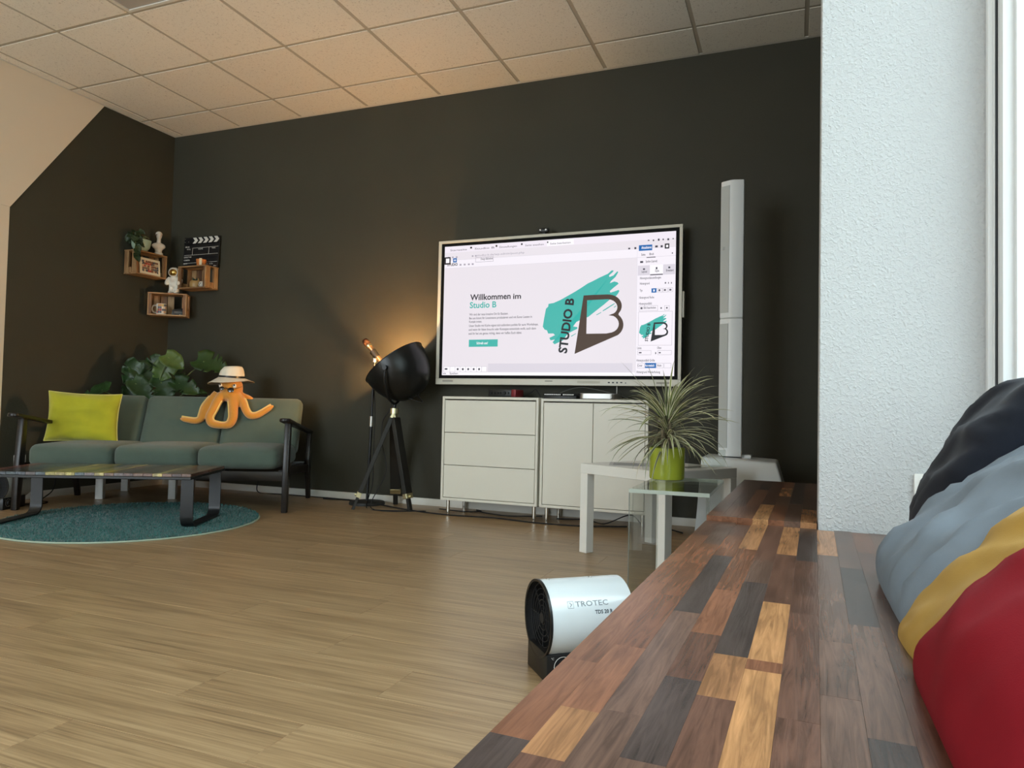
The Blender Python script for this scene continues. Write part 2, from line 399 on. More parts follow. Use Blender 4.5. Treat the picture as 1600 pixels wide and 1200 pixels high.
# ------------------------------------------------------------------ window bench: butcher-block boards
BZ = .43
BA = R(-1.5)                                  # the bench follows the slightly skewed window front
bdir = Vector((math.sin(-BA), math.cos(BA), 0)); bnor = Vector((math.cos(BA), -math.sin(-BA), 0))
B0 = Vector((4.8335, -2.565, 0))               # front edge, far end of the near board
def bst(p, z=BZ): q = atZ(p, z)-B0; return q.dot(bnor), q.dot(bdir)
def wood_stave(name, c):
    return wood_mat(name, tuple(x*.62 for x in c), c, tuple(min(1, x*1.35) for x in c), .27, 6, 95, coat=.03, spec=.26, kn=1.6)
SV = {'d': wood_stave('stave_black_brown', (.066, .047, .040)), 'm': wood_stave('stave_walnut', (.120, .060, .040)), 'g': wood_stave('stave_grey_brown', (.118, .068, .048)),
      'r': wood_stave('stave_red_brown', (.180, .076, .040)), 'o': wood_stave('stave_orange_brown', (.30, .145, .065)), 'h': wood_stave('stave_honey', (.40, .20, .085))}
SW = .0402
def stave_board(parent, z, rows, t0_, t1, fixed, rnd, thick=.038):
    for k in range(rows):
        t0 = t0_(k) if callable(t0_) else t0_
        segs = sorted(fixed.get(k, []), key=lambda s: s[0]); cuts = []; t = t0
        def fill(a, b):
            while a < b-1e-4:
                l = rnd.uniform(.20, .46); e = a+l
                if b-e < .12: e = b
                cuts.append((a, e, rnd.choice('rrorm' if k == 0 else 'dmmmmggrrrm' if k < 6 else 'dmmmgggmr'))); a = e
        for a, b, c in segs:
            a = max(a, t); b = min(b, t1)
            if b-a < .03: continue
            if a-t > .03: fill(t, a)
            else: a = t
            cuts.append((a, b, c)); t = b
        if t1-t > .03: fill(t, t1)
        for a, b, c in cuts:
            h = rnd.uniform(-.00012, .00012)
            ob = MB().box((0, -SW+.0001, -thick), (b-a-.0001, 0, 0)).build('stave', SV[c], parent, bevel=.0002, seg=1)
            p = B0+bnor*(k*SW)+bdir*a; ob.location = (p.x-parent.location.x, p.y-parent.location.y, z+h-parent.location.z); ob.rotation_euler = (0, 0, R(90)+BA)
# staves whose tone and ends show in the photograph: centre pixel, far-end row, near-end row, tone
obs = [((1164, 838), 817, 858, 'o'), ((1220, 846), 824, 867, 'o'), ((1249, 851), 826, 877, 'd'), ((1280, 850), 829, 868, 'o'), ((1356, 849), 833, 864, 'r'),
       ((1108, 910), 868, 956, 'd'), ((1090, 888), 868, 906, 'o'), ((1105, 985), 922, 1052, 'r'), ((1160, 966), 910, 1022, 'd'), ((1196, 990), 942, 1032, 'h'),
       ((1172, 1120), 1049, 1240, 'h'), ((1180, 1041), 1033, 1048, 'r'), ((1148, 1045), 1024, 1090, 'o'), ((1286, 905), 868, 938, 'g'), ((1324, 932), 888, 978, 'd'),
       ((1045, 930), 880, 985, 'r'), ((1060, 893), 850, 930, 'r'), ((1000, 985), 930, 1050, 'r'), ((866, 1142), 1108, 1182, 'o'), ((1010, 1120), 1060, 1190, 'd'),
       ((1240, 930), 877, 960, 'm'), ((1215, 905), 867, 941, 'm'), ((1246, 1010), 960, 1125, 'm'), ((1240, 1160), 1126, 1230, 'm'), ((1300, 970), 938, 1003, 'g'), ((1120, 860), 838, 868, 'r'), ((1140, 845), 820, 866, 'm'),
       ((940, 1060), 1010, 1110, 'r'), ((790, 1190), 1150, 1230, 'd'), ((1290, 1050), 1003, 1090, 'g'), ((1060, 1040), 990, 1080, 'm')]
fixed = {}
for c, pa, pb, tone in obs:
    s, t = bst(c); k = int(s//SW)
    # along a row the pixel row fixes the distance
    def tt(py):
        q = B0+bnor*((k+.5)*SW)
        lo, hi = -2.4, 1.6
        for _ in range(50):
            md = (lo+hi)/2; P3 = q+bdir*md+Vector((0, 0, BZ))-CAMP; yy = 600-FPX*P3.dot(_u2)/P3.dot(_f) if P3.dot(_f) > .01 else 9e9
            if yy > py: lo = md
            else: hi = md
        return lo
    fixed.setdefault(k, []).append((tt(pb), tt(pa), tone))
rows = 16
bench = empty('window_bench', (5.1, -3.9, 0)); T(bench, 'long window bench topped with dark butcher-block staves, under the cushions', 'bench')
stave_board(bench, BZ, rows, -2.35, -.037, fixed, random.Random(3))
M['chipb'] = mat('dark_chipboard', (.06, .045, .035), .7)
for t in (-2.2, -1.2, -.2):
    p = B0+bnor*.34+bdir*t-bench.location; MB().cbox((p.x, p.y, (BZ-.039)/2), (.5, .04, BZ-.039)).build('support', M['chipb'], bench)
far = empty('bench_board', (5.1, -2.0, 0)); T(far, 'separate butcher-block board raised at the far end of the bench, behind the pier', 'bench')
ff = {}
for c, a, b, tone in (((1170, 790), 806, 770, 'r'), ((1192, 797), 811, 788, 'h'), ((1226, 768), 775, 762, 'd'), ((1243, 783), 788, 777, 'd'), ((1235, 767), 776, 763, 'o'), ((1225, 800), 813, 790, 'r'), ((1255, 803), 815, 796, 'o'), ((1120, 803), 806, 799, 'r'), ((1180, 775), 784, 765, 'r')):
    pc = atZ(c, BZ+.012)-B0; k = int(pc.dot(bnor)//SW)
    ta = (atZ((c[0], a), BZ+.012)-B0).dot(bdir); tb = (atZ((c[0], b), BZ+.012)-B0).dot(bdir)
    ff.setdefault(k, []).append((ta, tb, tone))
stave_board(far, BZ+.012, rows, lambda k: -.020 if k < 7 else .085, 1.13, ff, random.Random(11))
MB().cbox((.08, .14, (BZ-.028)/2), (.5, .76, BZ-.028)).build('support_box', M['blackmatt'], far)

# wall switch plate on the pier
sp = empty('wall_socket', (5.376, -2.600, .545)); T(sp, 'white wall plate on the papered pier beside the dark blue cushion', 'socket')
MB().cbox((0, -.005, 0), (.081, .010, .081)).build('frame', M['white'], sp, bevel=.003)
MB().cbox((0, -.012, 0), (.056, .006, .056)).build('insert', M['white'], sp, bevel=.002)
sp = empty('wall_socket', (.0, -1.232, .278), R(90)); T(sp, 'cream single wall socket on the dark wall left of the sofa', 'socket')
MB().cbox((0, -.005, 0), (.081, .010, .081)).build('frame', M['white'], sp, bevel=.003)
MB().lathe([(.001, -.004), (.019, -.004), (.021, .002), (.026, .002), (.027, 0)], 24, M=Matrix.Translation((0, -.0105, 0)) @ Matrix.Rotation(R(90), 4, 'X')).build('insert', M['white'], sp, smooth=True)
MB().cyl((-.009, -.009, 0), (-.009, -.0135, 0), .004, 10).cyl((.009, -.009, 0), (.009, -.0135, 0), .004, 10).build('contact_hole', M['black'], sp)

# ------------------------------------------------------------------ soft goods
def rbox(sx, sy, sz, r, n=8, crown=0, front=0, wob=0):
    """rounded upholstered block centred on the origin"""
    v = []; f = []; idx = {}
    def vid(i, j, k):
        if (i, j, k) in idx: return idx[(i, j, k)]
        p = Vector((i/n*2-1, j/n*2-1, k/n*2-1))
        def warp(t): return math.copysign(abs(t)**.75, t)
        p = Vector((warp(p.x)*sx/2, warp(p.y)*sy/2, warp(p.z)*sz/2))
        c = Vector((max(-sx/2+r, min(sx/2-r, p.x)), max(-sy/2+r, min(sy/2-r, p.y)), max(-sz/2+r, min(sz/2-r, p.z))))
        d = p-c
        if d.length > 1e-9: p = c+d.normalized()*r
        a = (1-(2*p.x/sx)**2); b = (1-(2*p.y/sy)**2); cc = (1-(2*p.z/sz)**2)
        if p.z > 0: p.z += crown*max(0, a)*max(0, b)
        if p.y < 0: p.y -= front*max(0, a)*max(0, cc)
        if wob:
            q = noise.noise_vector(p*7); p = p+q*wob
        idx[(i, j, k)] = len(v); v.append(p); return idx[(i, j, k)]
    for a in range(n):
        for b in range(n):
            for s_ in (0, n):
                f.append([vid(a, b, s_), vid(a+1, b, s_), vid(a+1, b+1, s_), vid(a, b+1, s_)])
                f.append([vid(a, s_, b), vid(a+1, s_, b), vid(a+1, s_, b+1), vid(a, s_, b+1)])
                f.append([vid(s_, a, b), vid(s_, a+1, b), vid(s_, a+1, b+1), vid(s_, a, b+1)])
    return v, f
def pillow(sx, sy, th, n=26, pinch=.10, wr=.010, seed=0, ws=6, cr=0.0, rnd_=.0, dirn=(.6, 1)):
    """stuffed cover: thin pinched rim, full middle, soft creases"""
    v = []; f = []; top = {}; bot = {}
    for i in range(n+1):
        for j in range(n+1):
            u = math.sin((i/n-.5)*math.pi); w_ = math.sin((j/n-.5)*math.pi)
            x = sx/2*u*(1-pinch*(1-w_*w_)*abs(u)**1.5); y_ = sy/2*w_*(1-pinch*(1-u*u)*abs(w_)**1.5)
            ro = 1-rnd_*(u*u*w_*w_)**2; x *= ro; y_ *= ro
            t = th/2*max(0, (1-u**4)*(1-w_**4))**.55*(1-.25*(u*u*w_*w_))
            rim = i in (0, n) or j in (0, n)
            q = Vector((x*ws, y_*ws, seed*9.1))
            k = noise.noise(q)*wr+noise.noise(q*2.6+Vector((3, 1, 5)))*wr*.6
            if cr:
                a_ = x*dirn[0]+y_*dirn[1]; b_ = x*dirn[1]-y_*dirn[0]
                k += cr*((1-abs(noise.noise(Vector((b_*4.2, a_*13, seed*3.3)))))**3-.45)
            e = min(1, 5*(1-max(abs(u), abs(w_))))
            v.append(Vector((x, y_, t+k*e))); top[i, j] = len(v)-1
            if rim: bot[i, j] = len(v)-1
            else:
                v.append(Vector((x, y_, -t-k*e))); bot[i, j] = len(v)-1
    for i in range(n):
        for j in range(n):
            f.append([top[i, j], top[i+1, j], top[i+1, j+1], top[i, j+1]]); f.append([bot[i, j+1], bot[i+1, j+1], bot[i+1, j], bot[i, j]])
    return v, f
def fabric(name, col, weave=700, var=.08, sheen=.25, bump=.08): return mat(name, col, .9, var=var, vs=9, bump=bump, bs=weave, sheen=sheen, spec=.2)
def place(ctr, xa, ya):
    x = Vector(xa).normalized(); z = x.cross(Vector(ya)).normalized(); y_ = z.cross(x); c = Vector(ctr)
    return Matrix(((x.x, y_.x, z.x, c.x), (x.y, y_.y, z.y, c.y), (x.z, y_.z, z.z, c.z), (0, 0, 0, 1)))

# four cushions propped along the window
def cushion(name, label, m, ctr, xa, ya, sx, sy, th, seed, **kw):
    v, f = pillow(sx, sy, th, seed=seed, n=46, **kw)
    c = empty(name, ctr); T(c, label, 'cushion', 'cushions on the window bench')
    mm = place((0, 0, 0), xa, ya)
    o = bfm('cover', m, c, v, f, smooth=True, ang=80, mw=mm)
    return c
M['navy'] = fabric('navy_cotton', (.005, .007, .014), sheen=.08)
M['blue'] = fabric('light_blue_grey_cotton', (.160, .192, .225), sheen=.05)
M['must'] = fabric('mustard_cotton', (.39, .225, .038), sheen=.05)
M['red'] = fabric('crimson_cotton', (.22, .007, .014), sheen=0)
cushion('cushion', 'dark navy blue cushion leaning on the window, farthest along the bench', M['navy'], (5.402, -3.010, .622), (.04, .99, .0), (.45, 0, .89), .42, .42, .15, 1, pinch=.06, cr=.018, rnd_=.0)
cushion('cushion', 'light grey blue cushion between the navy and the mustard cushions', M['blue'], (5.362, -3.330, .552), (.0, 1, .0), (.76, 0, .65), .43, .42, .14, 2, wr=.012, ws=6, pinch=.02, cr=.028, rnd_=.08, dirn=(1, .35))
cushion('cushion', 'mustard yellow cushion squeezed behind the red cushion', M['must'], (5.358, -3.680, .562), (-.10, .99, 0), (.72, 0.07, .69), .45, .43, .10, 3, pinch=.02, cr=.011, rnd_=.09)
cushion('cushion', 'crimson red cushion nearest the camera at the right edge', M['red'], (5.352, -3.838, .553), (.0, 1, 0), (.76, 0, .65), .46, .43, .15, 4, pinch=.02, cr=.008, rnd_=.07, dirn=(.2, 1))

# ------------------------------------------------------------------ sofa
SA = R(26)
sofa = empty('sofa', (1.042, -.816, 0), SA); T(sofa, 'three-seat sage green sofa with slim black wooden arms in the corner', 'sofa')
SM = Matrix.Translation((1.042, -.816, 0)) @ Matrix.Rotation(SA, 4, 'Z')
M['sage'] = fabric('sage_green_upholstery', (.085, .118, .092), weave=420, var=.07, bump=.35)
M['ebony'] = mat('black_stained_wood', (.016, .012, .010), .34, var=.3, vs=4, stretch=(1, 1, 12))
cw = .521
for k in range(3):
    v, f = rbox(cw, .60, .145, .05, n=12, crown=.014, front=.012)
    bfm('seat_cushion', M['sage'], sofa, v, f, smooth=True, ang=80, loc=(-.807+cw/2+k*(cw+.003), -.075-.008*(2-k), .352))
lean = R(22)
for k, (a, b) in enumerate(((-.845, -.352), (-.349, .209), (.212, .772))):
    v, f = rbox(b-a, .115, .43, .045, n=12, front=.012)
    mw = Matrix.Translation(((a+b)/2, .255, .548)) @ Matrix.Rotation(-lean, 4, 'X')
    bfm('backrest', M['sage'], sofa, v, f, smooth=True, ang=80, mw=mw)
for s in (-1, 1):
    xx = .818 if s > 0 else -.872
    o = MB().add([(xx-.019, -.385, 0), (xx+.019, -.385, 0), (xx+.019, -.345, 0), (xx-.019, -.345, 0), (xx-.019, -.375, .30), (xx+.019, -.375, .30), (xx+.019, -.310, .30), (xx-.019, -.310, .30), (xx-.019, -.345, .598), (xx+.019, -.345, .598), (xx+.019, -.300, .598), (xx-.019, -.300, .598)],
                 [(3, 2, 1, 0), (8, 9, 10, 11)]+[(a+i, a+(i+1) % 4, a+4+(i+1) % 4, a+4+i) for a in (0, 4) for i in range(4)])
    o.build('front_leg', M['ebony'], sofa, bevel=.006)
    MB().add([(xx-.017, .375, 0), (xx+.017, .375, 0), (xx+.017, .410, 0), (xx-.017, .410, 0), (xx-.017, .30, .30), (xx+.017, .30, .30), (xx+.017, .365, .30), (xx-.017, .365, .30), (xx-.017, .345, .50), (xx+.017, .345, .50), (xx+.017, .385, .50), (xx-.017, .385, .50)],
             [(3, 2, 1, 0), (8, 9, 10, 11)]+[(a+i, a+(i+1) % 4, a+4+(i+1) % 4, a+4+i) for a in (0, 4) for i in range(4)]).build('rear_leg', M['ebony'], sofa, bevel=.006)
    # armrest: flat paddle, wider and rounded at the front, falling to the back
    pts = []
    for t in range(9):
        a = math.pi*t/8; pts.append((-math.cos(a)*.036, -.41-math.sin(a)*.035))
    pts = pts+[(.030, .0), (.022, .40), (.012, .43), (-.012, .43), (-.022, .40), (-.030, .0)]
    arm = MB().prism(pts, -.012, .012)
    slope = math.atan2(.105, .80)
    arm.build('armrest', M['ebony'], sofa, bevel=.006, mw=Matrix.Translation((xx, -.01, .556)) @ Matrix.Rotation(-slope, 4, 'X'))
    MB().bar((xx, -.34, .275), (xx, .34, .235), .026, .055, up=(0, 0, 1)).build('side_rail', M['ebony'], sofa, bevel=.004)
MB().box((-.855, -.352, .205), (.80, -.325, .268)).build('front_rail', M['ebony'], sofa, bevel=.004)
MB().box((-.855, .30, .225), (.80, .326, .285)).build('rear_rail', M['ebony'], sofa, bevel=.004)
for k in range(5): MB().box((-.80+.39*k, -.325, .262), (-.755+.39*k, .30, .274)).build('seat_slat', M['ebony'], sofa)

# lime pillow
pc = SM @ Vector((-.665, .015, .592))
p = empty('throw_pillow', pc); T(p, 'lime yellow throw pillow standing at the left end of the sofa', 'pillow')
v, f = pillow(.49, .345, .12, pinch=.07, wr=.010, seed=8, n=30, ws=8, cr=.012, dirn=(.1, 1))
mm = place((0, 0, 0), SM.to_3x3() @ Vector((1, 0, 0)) + Vector((0, 0, -.03)), SM.to_3x3() @ Vector((.0, .06, .99)))
M['lime'] = fabric('lime_linen', (.42, .40, .018), weave=300)
bfm('cover', M['lime'], p, v, f, smooth=True, ang=80, mw=mm)
# stitched flange round the lime pillow
n = 30; rim = []
for i in range(n): rim.append((i, 0))
for j in range(n): rim.append((n, j))
for i in range(n, 0, -1): rim.append((i, n))
for j in range(n, 0, -1): rim.append((0, j))
def rimpt(i, j, sx=.49, sy=.345, pinch=.07):
    u = math.sin((i/n-.5)*math.pi); w_ = math.sin((j/n-.5)*math.pi)
    return Vector((sx/2*u*(1-pinch*(1-w_*w_)*abs(u)**1.5), sy/2*w_*(1-pinch*(1-u*u)*abs(w_)**1.5), 0))
pts = [mm @ (rimpt(i, j)*1.008) for i, j in rim]; pts.append(pts[0])
MB().tube(pts, .0035, 6).build('piping', mat('pale_lime_trim', (.62, .58, .16), .8), p, smooth=True)

# ------------------------------------------------------------------ octopus plush with hat and sunglasses
ON = SM.to_3x3() @ Vector((0, -math.cos(lean), math.sin(lean)))      # out of the backrest
OP = SM @ Vector((0, .255-.065*math.cos(lean)-.035, .548))
def oz(x, y, off=0.0):
    p = (270+x/9.23, 560+y/9.23); return atPL(p, OP+ON*off, ON)
oct_ = empty('octopus_plush', atPL((361, 632), OP, ON)); T(oct_, 'orange octopus soft toy draped over the sofa backrest', 'soft toy')
b = MB(); ol = oct_.location
M['orange'] = fabric('orange_plush', (.68, .27, .022), weave=160, sheen=.6, bump=.5)
M['paleor'] = fabric('pale_yellow_plush', (.82, .56, .16), weave=160, sheen=.5)
hc = oz(845, 430, -.015)
b.sphere(hc-ol, (.085, .080, .105), 20); b.sphere(oz(830, 520, -.01)-ol, (.075, .07, .06), 18)
paths = [([(640, 500), (560, 590), (470, 700), (430, 810), (400, 880), (330, 905), (230, 893), (125, 872)], .026, 0),
         ([(720, 520), (650, 620), (590, 740), (535, 850), (560, 935), (660, 965), (740, 968)], .032, .012),
         ([(850, 520), (870, 640), (875, 760), (870, 860), (830, 940), (770, 968), (720, 968)], .032, .012),
         ([(930, 530), (1010, 630), (1050, 740), (1105, 820), (1190, 830), (1290, 785), (1435, 692)], .027, 0),
         ([(920, 500), (1010, 545), (1090, 570), (1160, 610)], .024, -.05)]
under = MB()
for pts, r, off in paths:
    q = bez([oz(x, y, off) for x, y in pts], 6); k = len(q)
    rr = [r*(1.12-.42*(i/(k-1))**1.6) for i in range(k)]; rr[-1] *= .62; rr[-2] *= .88
    b.tube([x-ol for x in q], rr, 12); b.sphere(q[-1]-ol, rr[-1]*1.05, 12)
cx = oz(800, 760)
for (pts, r, off), sgn in zip(paths[:4], (1, 1, 1, -1)):
    q = bez([oz(x, y, off) for x, y in pts], 6)[5:]; k = len(q); st = []
    for i, p_ in enumerate(q):
        d = (q[min(i+1, k-1)]-q[max(i-1, 0)]).normalized(); side = d.cross(ON).normalized()
        rr = r*(1.12-.42*((i+5)/(k+4))**1.6)
        inner = -side if sgn > 0 and pts is not paths[2][0] else side
        if pts is paths[1][0]: inner = -side
        if pts is paths[2][0]: inner = side
        if pts is paths[3][0]: inner = -side
        if pts is paths[0][0]: inner = side
        st.append(p_+inner*rr*.86+ON*rr*.35-ol)
    under.tube(st, .008, 6)
body = remesh(b.build('body', M['orange'], oct_), .0075, 4)
under.build('tentacle_underside', M['paleor'], oct_, smooth=True)
for x, y in ((690, 390), (892, 400)):
    c = oz(x, y, .055)-ol; e = MB().sphere(c, (.013, .013, .017), 12).build('eye', mat('white_felt', (.8, .78, .7), .8), oct_, smooth=True)
    MB().sphere(c+ON*.010+Vector((0, 0, .003)), (.006, .006, .007), 10).build('pupil', M['black'], e, smooth=True)
# fedora
HU = Vector((.05, -.02, 1)).normalized(); HM = Matrix.Translation(oz(850, 290, -.015)) @ frame_z(HU).to_4x4()
hat = empty('fedora_hat', oz(850, 290, -.015)); T(hat, 'off-white fedora with a black band worn by the octopus', 'hat'); hat.matrix_world = HM
M['straw'] = mat('off_white_felt', (.78, .72, .60), .85, bump=.2, bs=200)
v = []; f = []; nn = 40; prof = [(.086, .004), (.10, .001), (.125, -.004), (.150, -.010), (.172, -.014), (.178, -.012), (.172, -.009), (.150, -.005), (.125, .001), (.10, .006), (.088, .010)]
for r_, z_ in prof:
    for j in range(nn):
        a = 2*math.pi*j/nn; dr = max(0, r_-.1)
        v.append((r_*math.cos(a), r_*.88*math.sin(a), z_-dr*.55*abs(math.sin(a))**2*(1 if math.sin(a) < 0 else -.1)-dr*.25*abs(math.cos(a))))
for i in range(len(prof)-1):
    for j in range(nn): f.append((i*nn+j, i*nn+(j+1) % nn, (i+1)*nn+(j+1) % nn, (i+1)*nn+j))
bfm('brim', M['straw'], hat, v, f, smooth=True, ang=60)
v = []; f = []; prof = [(.092, .002), (.092, .03), (.088, .055), (.080, .075), (.070, .088), (.05, .090), (.02, .083), (.0001, .080)]
for r_, z_ in prof:
    for j in range(nn):
        a = 2*math.pi*j/nn; pin = 1-.16*max(0, (z_-.04)/.05)*max(0, -math.sin(a))*abs(math.cos(a))*2
        v.append((r_*math.cos(a)*pin, r_*.95*math.sin(a)*pin, z_+.006*math.sin(a)*(z_ > .07)))
for i in range(len(prof)-1):
    for j in range(nn): f.append((i*nn+j, i*nn+(j+1) % nn, (i+1)*nn+(j+1) % nn, (i+1)*nn+j))
bfm('crown', M['straw'], hat, v, f, smooth=True, ang=60)
MB().lathe([(.093, .004), (.0955, .005), (.0950, .020), (.0925, .021)], 40, sy=.955, cap=False).build('hat_band', M['black'], hat, smooth=True)
# sunglasses
gl = empty('sunglasses', oz(800, 450, .085)); T(gl, 'dark round sunglasses on the face of the octopus', 'sunglasses'); g0 = gl.location
for x, y, rx in ((705, 432, .018), (835, 455, .024)):
    c = oz(x, y, .080)-g0; B = frame_z(ON).to_4x4()
    MB().lathe([(.0001, .006), (rx*.7, .0045), (rx, .001), (rx, -.002), (.0001, -.002)], 20, M=Matrix.Translation(c) @ B, sy=.85).build('lens', mat('dark_lens', (.015, .012, .012), .08, coat=1), gl, smooth=True)
MB().tube(bez([oz(735, 430, .082)-g0, oz(765, 425, .086)-g0, oz(795, 440, .082)-g0], 4), .0022, 6).build('bridge', M['black'], gl, smooth=True)
MB().tube([oz(890, 445, .078)-g0, oz(950, 425, .06)-g0, oz(1000, 405, .0)-g0], .0016, 6).build('temple', M['black'], gl, smooth=True)

# ------------------------------------------------------------------ rug
RC = Vector((1.385, -1.475, 0)); RR = .715
rug = empty('rug', RC); T(rug, 'round teal shaggy rug with a pale edge under the coffee table', 'rug')
MB().lathe([(.0001, 0), (RR, 0), (RR+.004, .004), (RR, .008), (.0001, .008)], 96).build('backing', mat('pale_mint_edging', (.42, .52, .42), .8), rug, smooth=True)
rnd = random.Random(5); v = []; f = []; mi = []
for k in range(26000):
    a = rnd.uniform(0, 2*math.pi); r_ = math.sqrt(rnd.random())*(RR-.006); x, y = r_*math.cos(a), r_*math.sin(a)
    t = rnd.uniform(0, 2*math.pi); L = rnd.uniform(.012, .020); w_ = .0042; dx, dy = rnd.uniform(-.009, .009), rnd.uniform(-.009, .009)
    n0 = len(v); c_, s_ = math.cos(t)*w_, math.sin(t)*w_
    v += [(x-c_, y-s_, .006), (x+c_, y+s_, .006), (x+dx, y+dy, .006+L)]; f.append((n0, n0+1, n0+2)); mi.append(rnd.randrange(3))
me = bpy.data.meshes.new('pile'); me.from_pydata(v, [], f); me.polygons.foreach_set('material_index', mi)
for c in ((.030, .125, .120), (.040, .155, .145), (.055, .185, .172)): me.materials.append(mat('teal_pile', c, .95, sheen=.3, spec=.1))
po = bpy.data.objects.new('pile', me); COL.objects.link(po); po.parent = rug; po['kind'] = 'stuff'
MB().lathe([(.0001, .0145), (RR-.02, .0145), (RR-.008, .008)], 96).build('pile_base', mat('teal_pile_base', (.022, .095, .092), .95, sheen=.3, spec=.1), rug, smooth=True)

# ------------------------------------------------------------------ coffee table
CA = R(25.5)
cu = Vector((math.cos(CA), math.sin(CA), 0)); cv = Vector((math.sin(CA), -math.cos(CA), 0))   # along, towards the viewer
NR = Vector((1.975, -1.62, 0)); FRc = NR-cv*.56
CLEN = 1.13; CT = .322
ct = empty('coffee_table', NR-cu*CLEN/2-cv*.28, CA); T(ct, 'low coffee table with multicoloured wood boards on black loop legs', 'table')
# local: x along, y away from the viewer
tones = [(.10, .05, .035), (.16, .085, .055), (.30, .24, .09), (.075, .04, .035), (.13, .10, .10), (.055, .075, .085), (.34, .29, .09), (.11, .045, .04), (.05, .06, .075), (.15, .055, .05)]
bmats = [wood_mat('reclaimed_board_%s' % n_, tuple(x*.7 for x in c), c, tuple(min(1, x*2.0) for x in c), .22, 3, 50, coat=.25) for n_, c in zip(('brown', 'tan', 'ochre', 'umber', 'taupe', 'slate', 'mustard', 'russet', 'petrol', 'maroon'), tones)]
nb = 22; bw = CLEN/nb; order = [0, 3, 1, 2, 0, 1, 3, 4, 1, 2, 4, 5, 6, 2, 6, 5, 4, 8, 5, 8, 7, 9]
for k in range(nb):
    xr = CLEN/2-k*bw
    o = MB().box((0, -bw+.0008, -.016), (.556, 0, 0)).build('board', bmats[order[k]], ct, bevel=.001, seg=1)
    o.location = (xr-bw, -.278, CT); o.rotation_euler = (0, 0, R(90)); o.location.x = xr
    o.rotation_euler = (0, 0, R(90)); o.location = (xr-bw, -.278, CT)
fm = MB()
for y0, y1 in ((-.28, -.25), (.25, .28)): fm.box((-CLEN/2, y0, CT-.032), (CLEN/2, y1, CT-.0165))
for x0, x1 in ((-CLEN/2, -CLEN/2+.03), (CLEN/2-.03, CLEN/2)): fm.box((x0, -.25, CT-.032), (x1, .25, CT-.0165))
fm.build('top_frame', M['black'], ct, bevel=.002, seg=1)
def loop_leg(x):
    w2 = .225; r_ = .055; z0 = .0175; top = CT-.032; t = .010; half = .034
    inn = []; 
    path = [(-w2, top)]
    for k in range(7): a = math.pi+math.pi/2*k/6; path.append((-w2+r_+r_*math.cos(a), z0+t/2+r_+r_*math.sin(a)))
    for k in range(7): a = 1.5*math.pi+math.pi/2*k/6; path.append((w2-r_+r_*math.cos(a), z0+t/2+r_+r_*math.sin(a)))
    path.append((w2, top)); v = []; f = []
    for i, (yy, zz) in enumerate(path):
        a = Vector(path[max(i-1, 0)]); b_ = Vector(path[min(i+1, len(path)-1)]); d = (b_-a).normalized(); n_ = Vector((-d.y, d.x))*t/2
        for sx, sn in ((-1, 1), (1, 1), (1, -1), (-1, -1)): v.append((x+sx*half, yy+n_.x*sn, zz+n_.y*sn))
    for i in range(len(path)-1):
        for j in range(4): f.append((i*4+j, i*4+(j+1) % 4, i*4+4+(j+1) % 4, i*4+4+j))
    f += [(0, 1, 2, 3), tuple(len(v)-4+k for k in range(4))]
    return bfm('loop_leg', M['black'], ct, v, f, smooth=True, ang=40)
loop_leg(CLEN/2-.036); loop_leg(-CLEN/2+.036)

# ------------------------------------------------------------------ plant stand behind the sofa and the monstera
st = empty('plant_stand', (.465, -.555, 0), R(31)); T(st, 'low white square plant stand whose legs show under the sofa', 'table')
MB().box((-.275, -.275, .165), (.275, .275, .20)).build('top', M['white'], st, bevel=.003)
for sx in (-1, 1):
    for sy in (-1, 1): MB().cbox((sx*.247, sy*.247, .0825), (.05, .05, .165)).build('leg', M['white'], st, bevel=.002)
mon = empty('monstera_plant', (.39, -.42, .20)); T(mon, 'big monstera plant with split leaves in the corner behind the sofa', 'plant')
MB().lathe([(.11, 0), (.13, .02), (.145, .22), (.145, .235), (.132, .235), (.128, .20), (.0001, .19)], 28).build('pot', mat('dark_grey_pot', (.05, .05, .05), .6), mon, smooth=True)
MB().lathe([(.127, .19), (.127, .205), (.0001, .212)], 24).build('soil', mat('potting_soil', (.03, .02, .014), .95, bump=.6, bs=90), mon, smooth=True)
M['leaf'] = mat('monstera_leaf', (.022, .055, .014), .38, var=.35, vs=5, bump=.15, bs=30)
M['leafl'] = mat('young_monstera_leaf', (.075, .125, .028), .38, var=.3, vs=5, bump=.15, bs=30)
M['stem'] = mat('leaf_stalk', (.13, .17, .06), .5)
def mleaf(L, W, splits, cup=.18, seed=0):
    rn = random.Random(seed); v = []; f = []; rows_ = 30; cols = [-1, -.72, -.4, 0, .4, .72, 1]
    cutL = [rn.uniform(.3, .92) for _ in range(splits)]; cutR = [rn.uniform(.3, .92) for _ in range(splits)]
    for i in range(rows_+1):
        t = i/rows_; hw_ = W/2*(math.sin(math.pi*min(1, (t*.93+.07))**.72))**.8 if t < 1 else 0.001
        for c in cols:
            cc = c; cuts = cutL if c < 0 else cutR
            if abs(c) > .5:
                for q in cuts:
                    if abs(t-q) < .022: cc = math.copysign(min(abs(c), .45+.02*abs(c)), c)
            y_ = L*(t-.12)+abs(c)**1.5*(-.10*L if t < .3 else .06*L); x = cc*hw_
            v.append((x, y_, -cup*L*(t-.3)**2+.12*W*abs(cc)**2-.02*math.sin(t*24)*W*abs(cc)))
    m_ = len(cols)
    for i in range(rows_):
        for j in range(m_-1): f.append((i*m_+j, i*m_+j+1, (i+1)*m_+j+1, (i+1)*m_+j))
    return v, f
ml0 = mon.location; top_ = Vector((0, 0, .21))
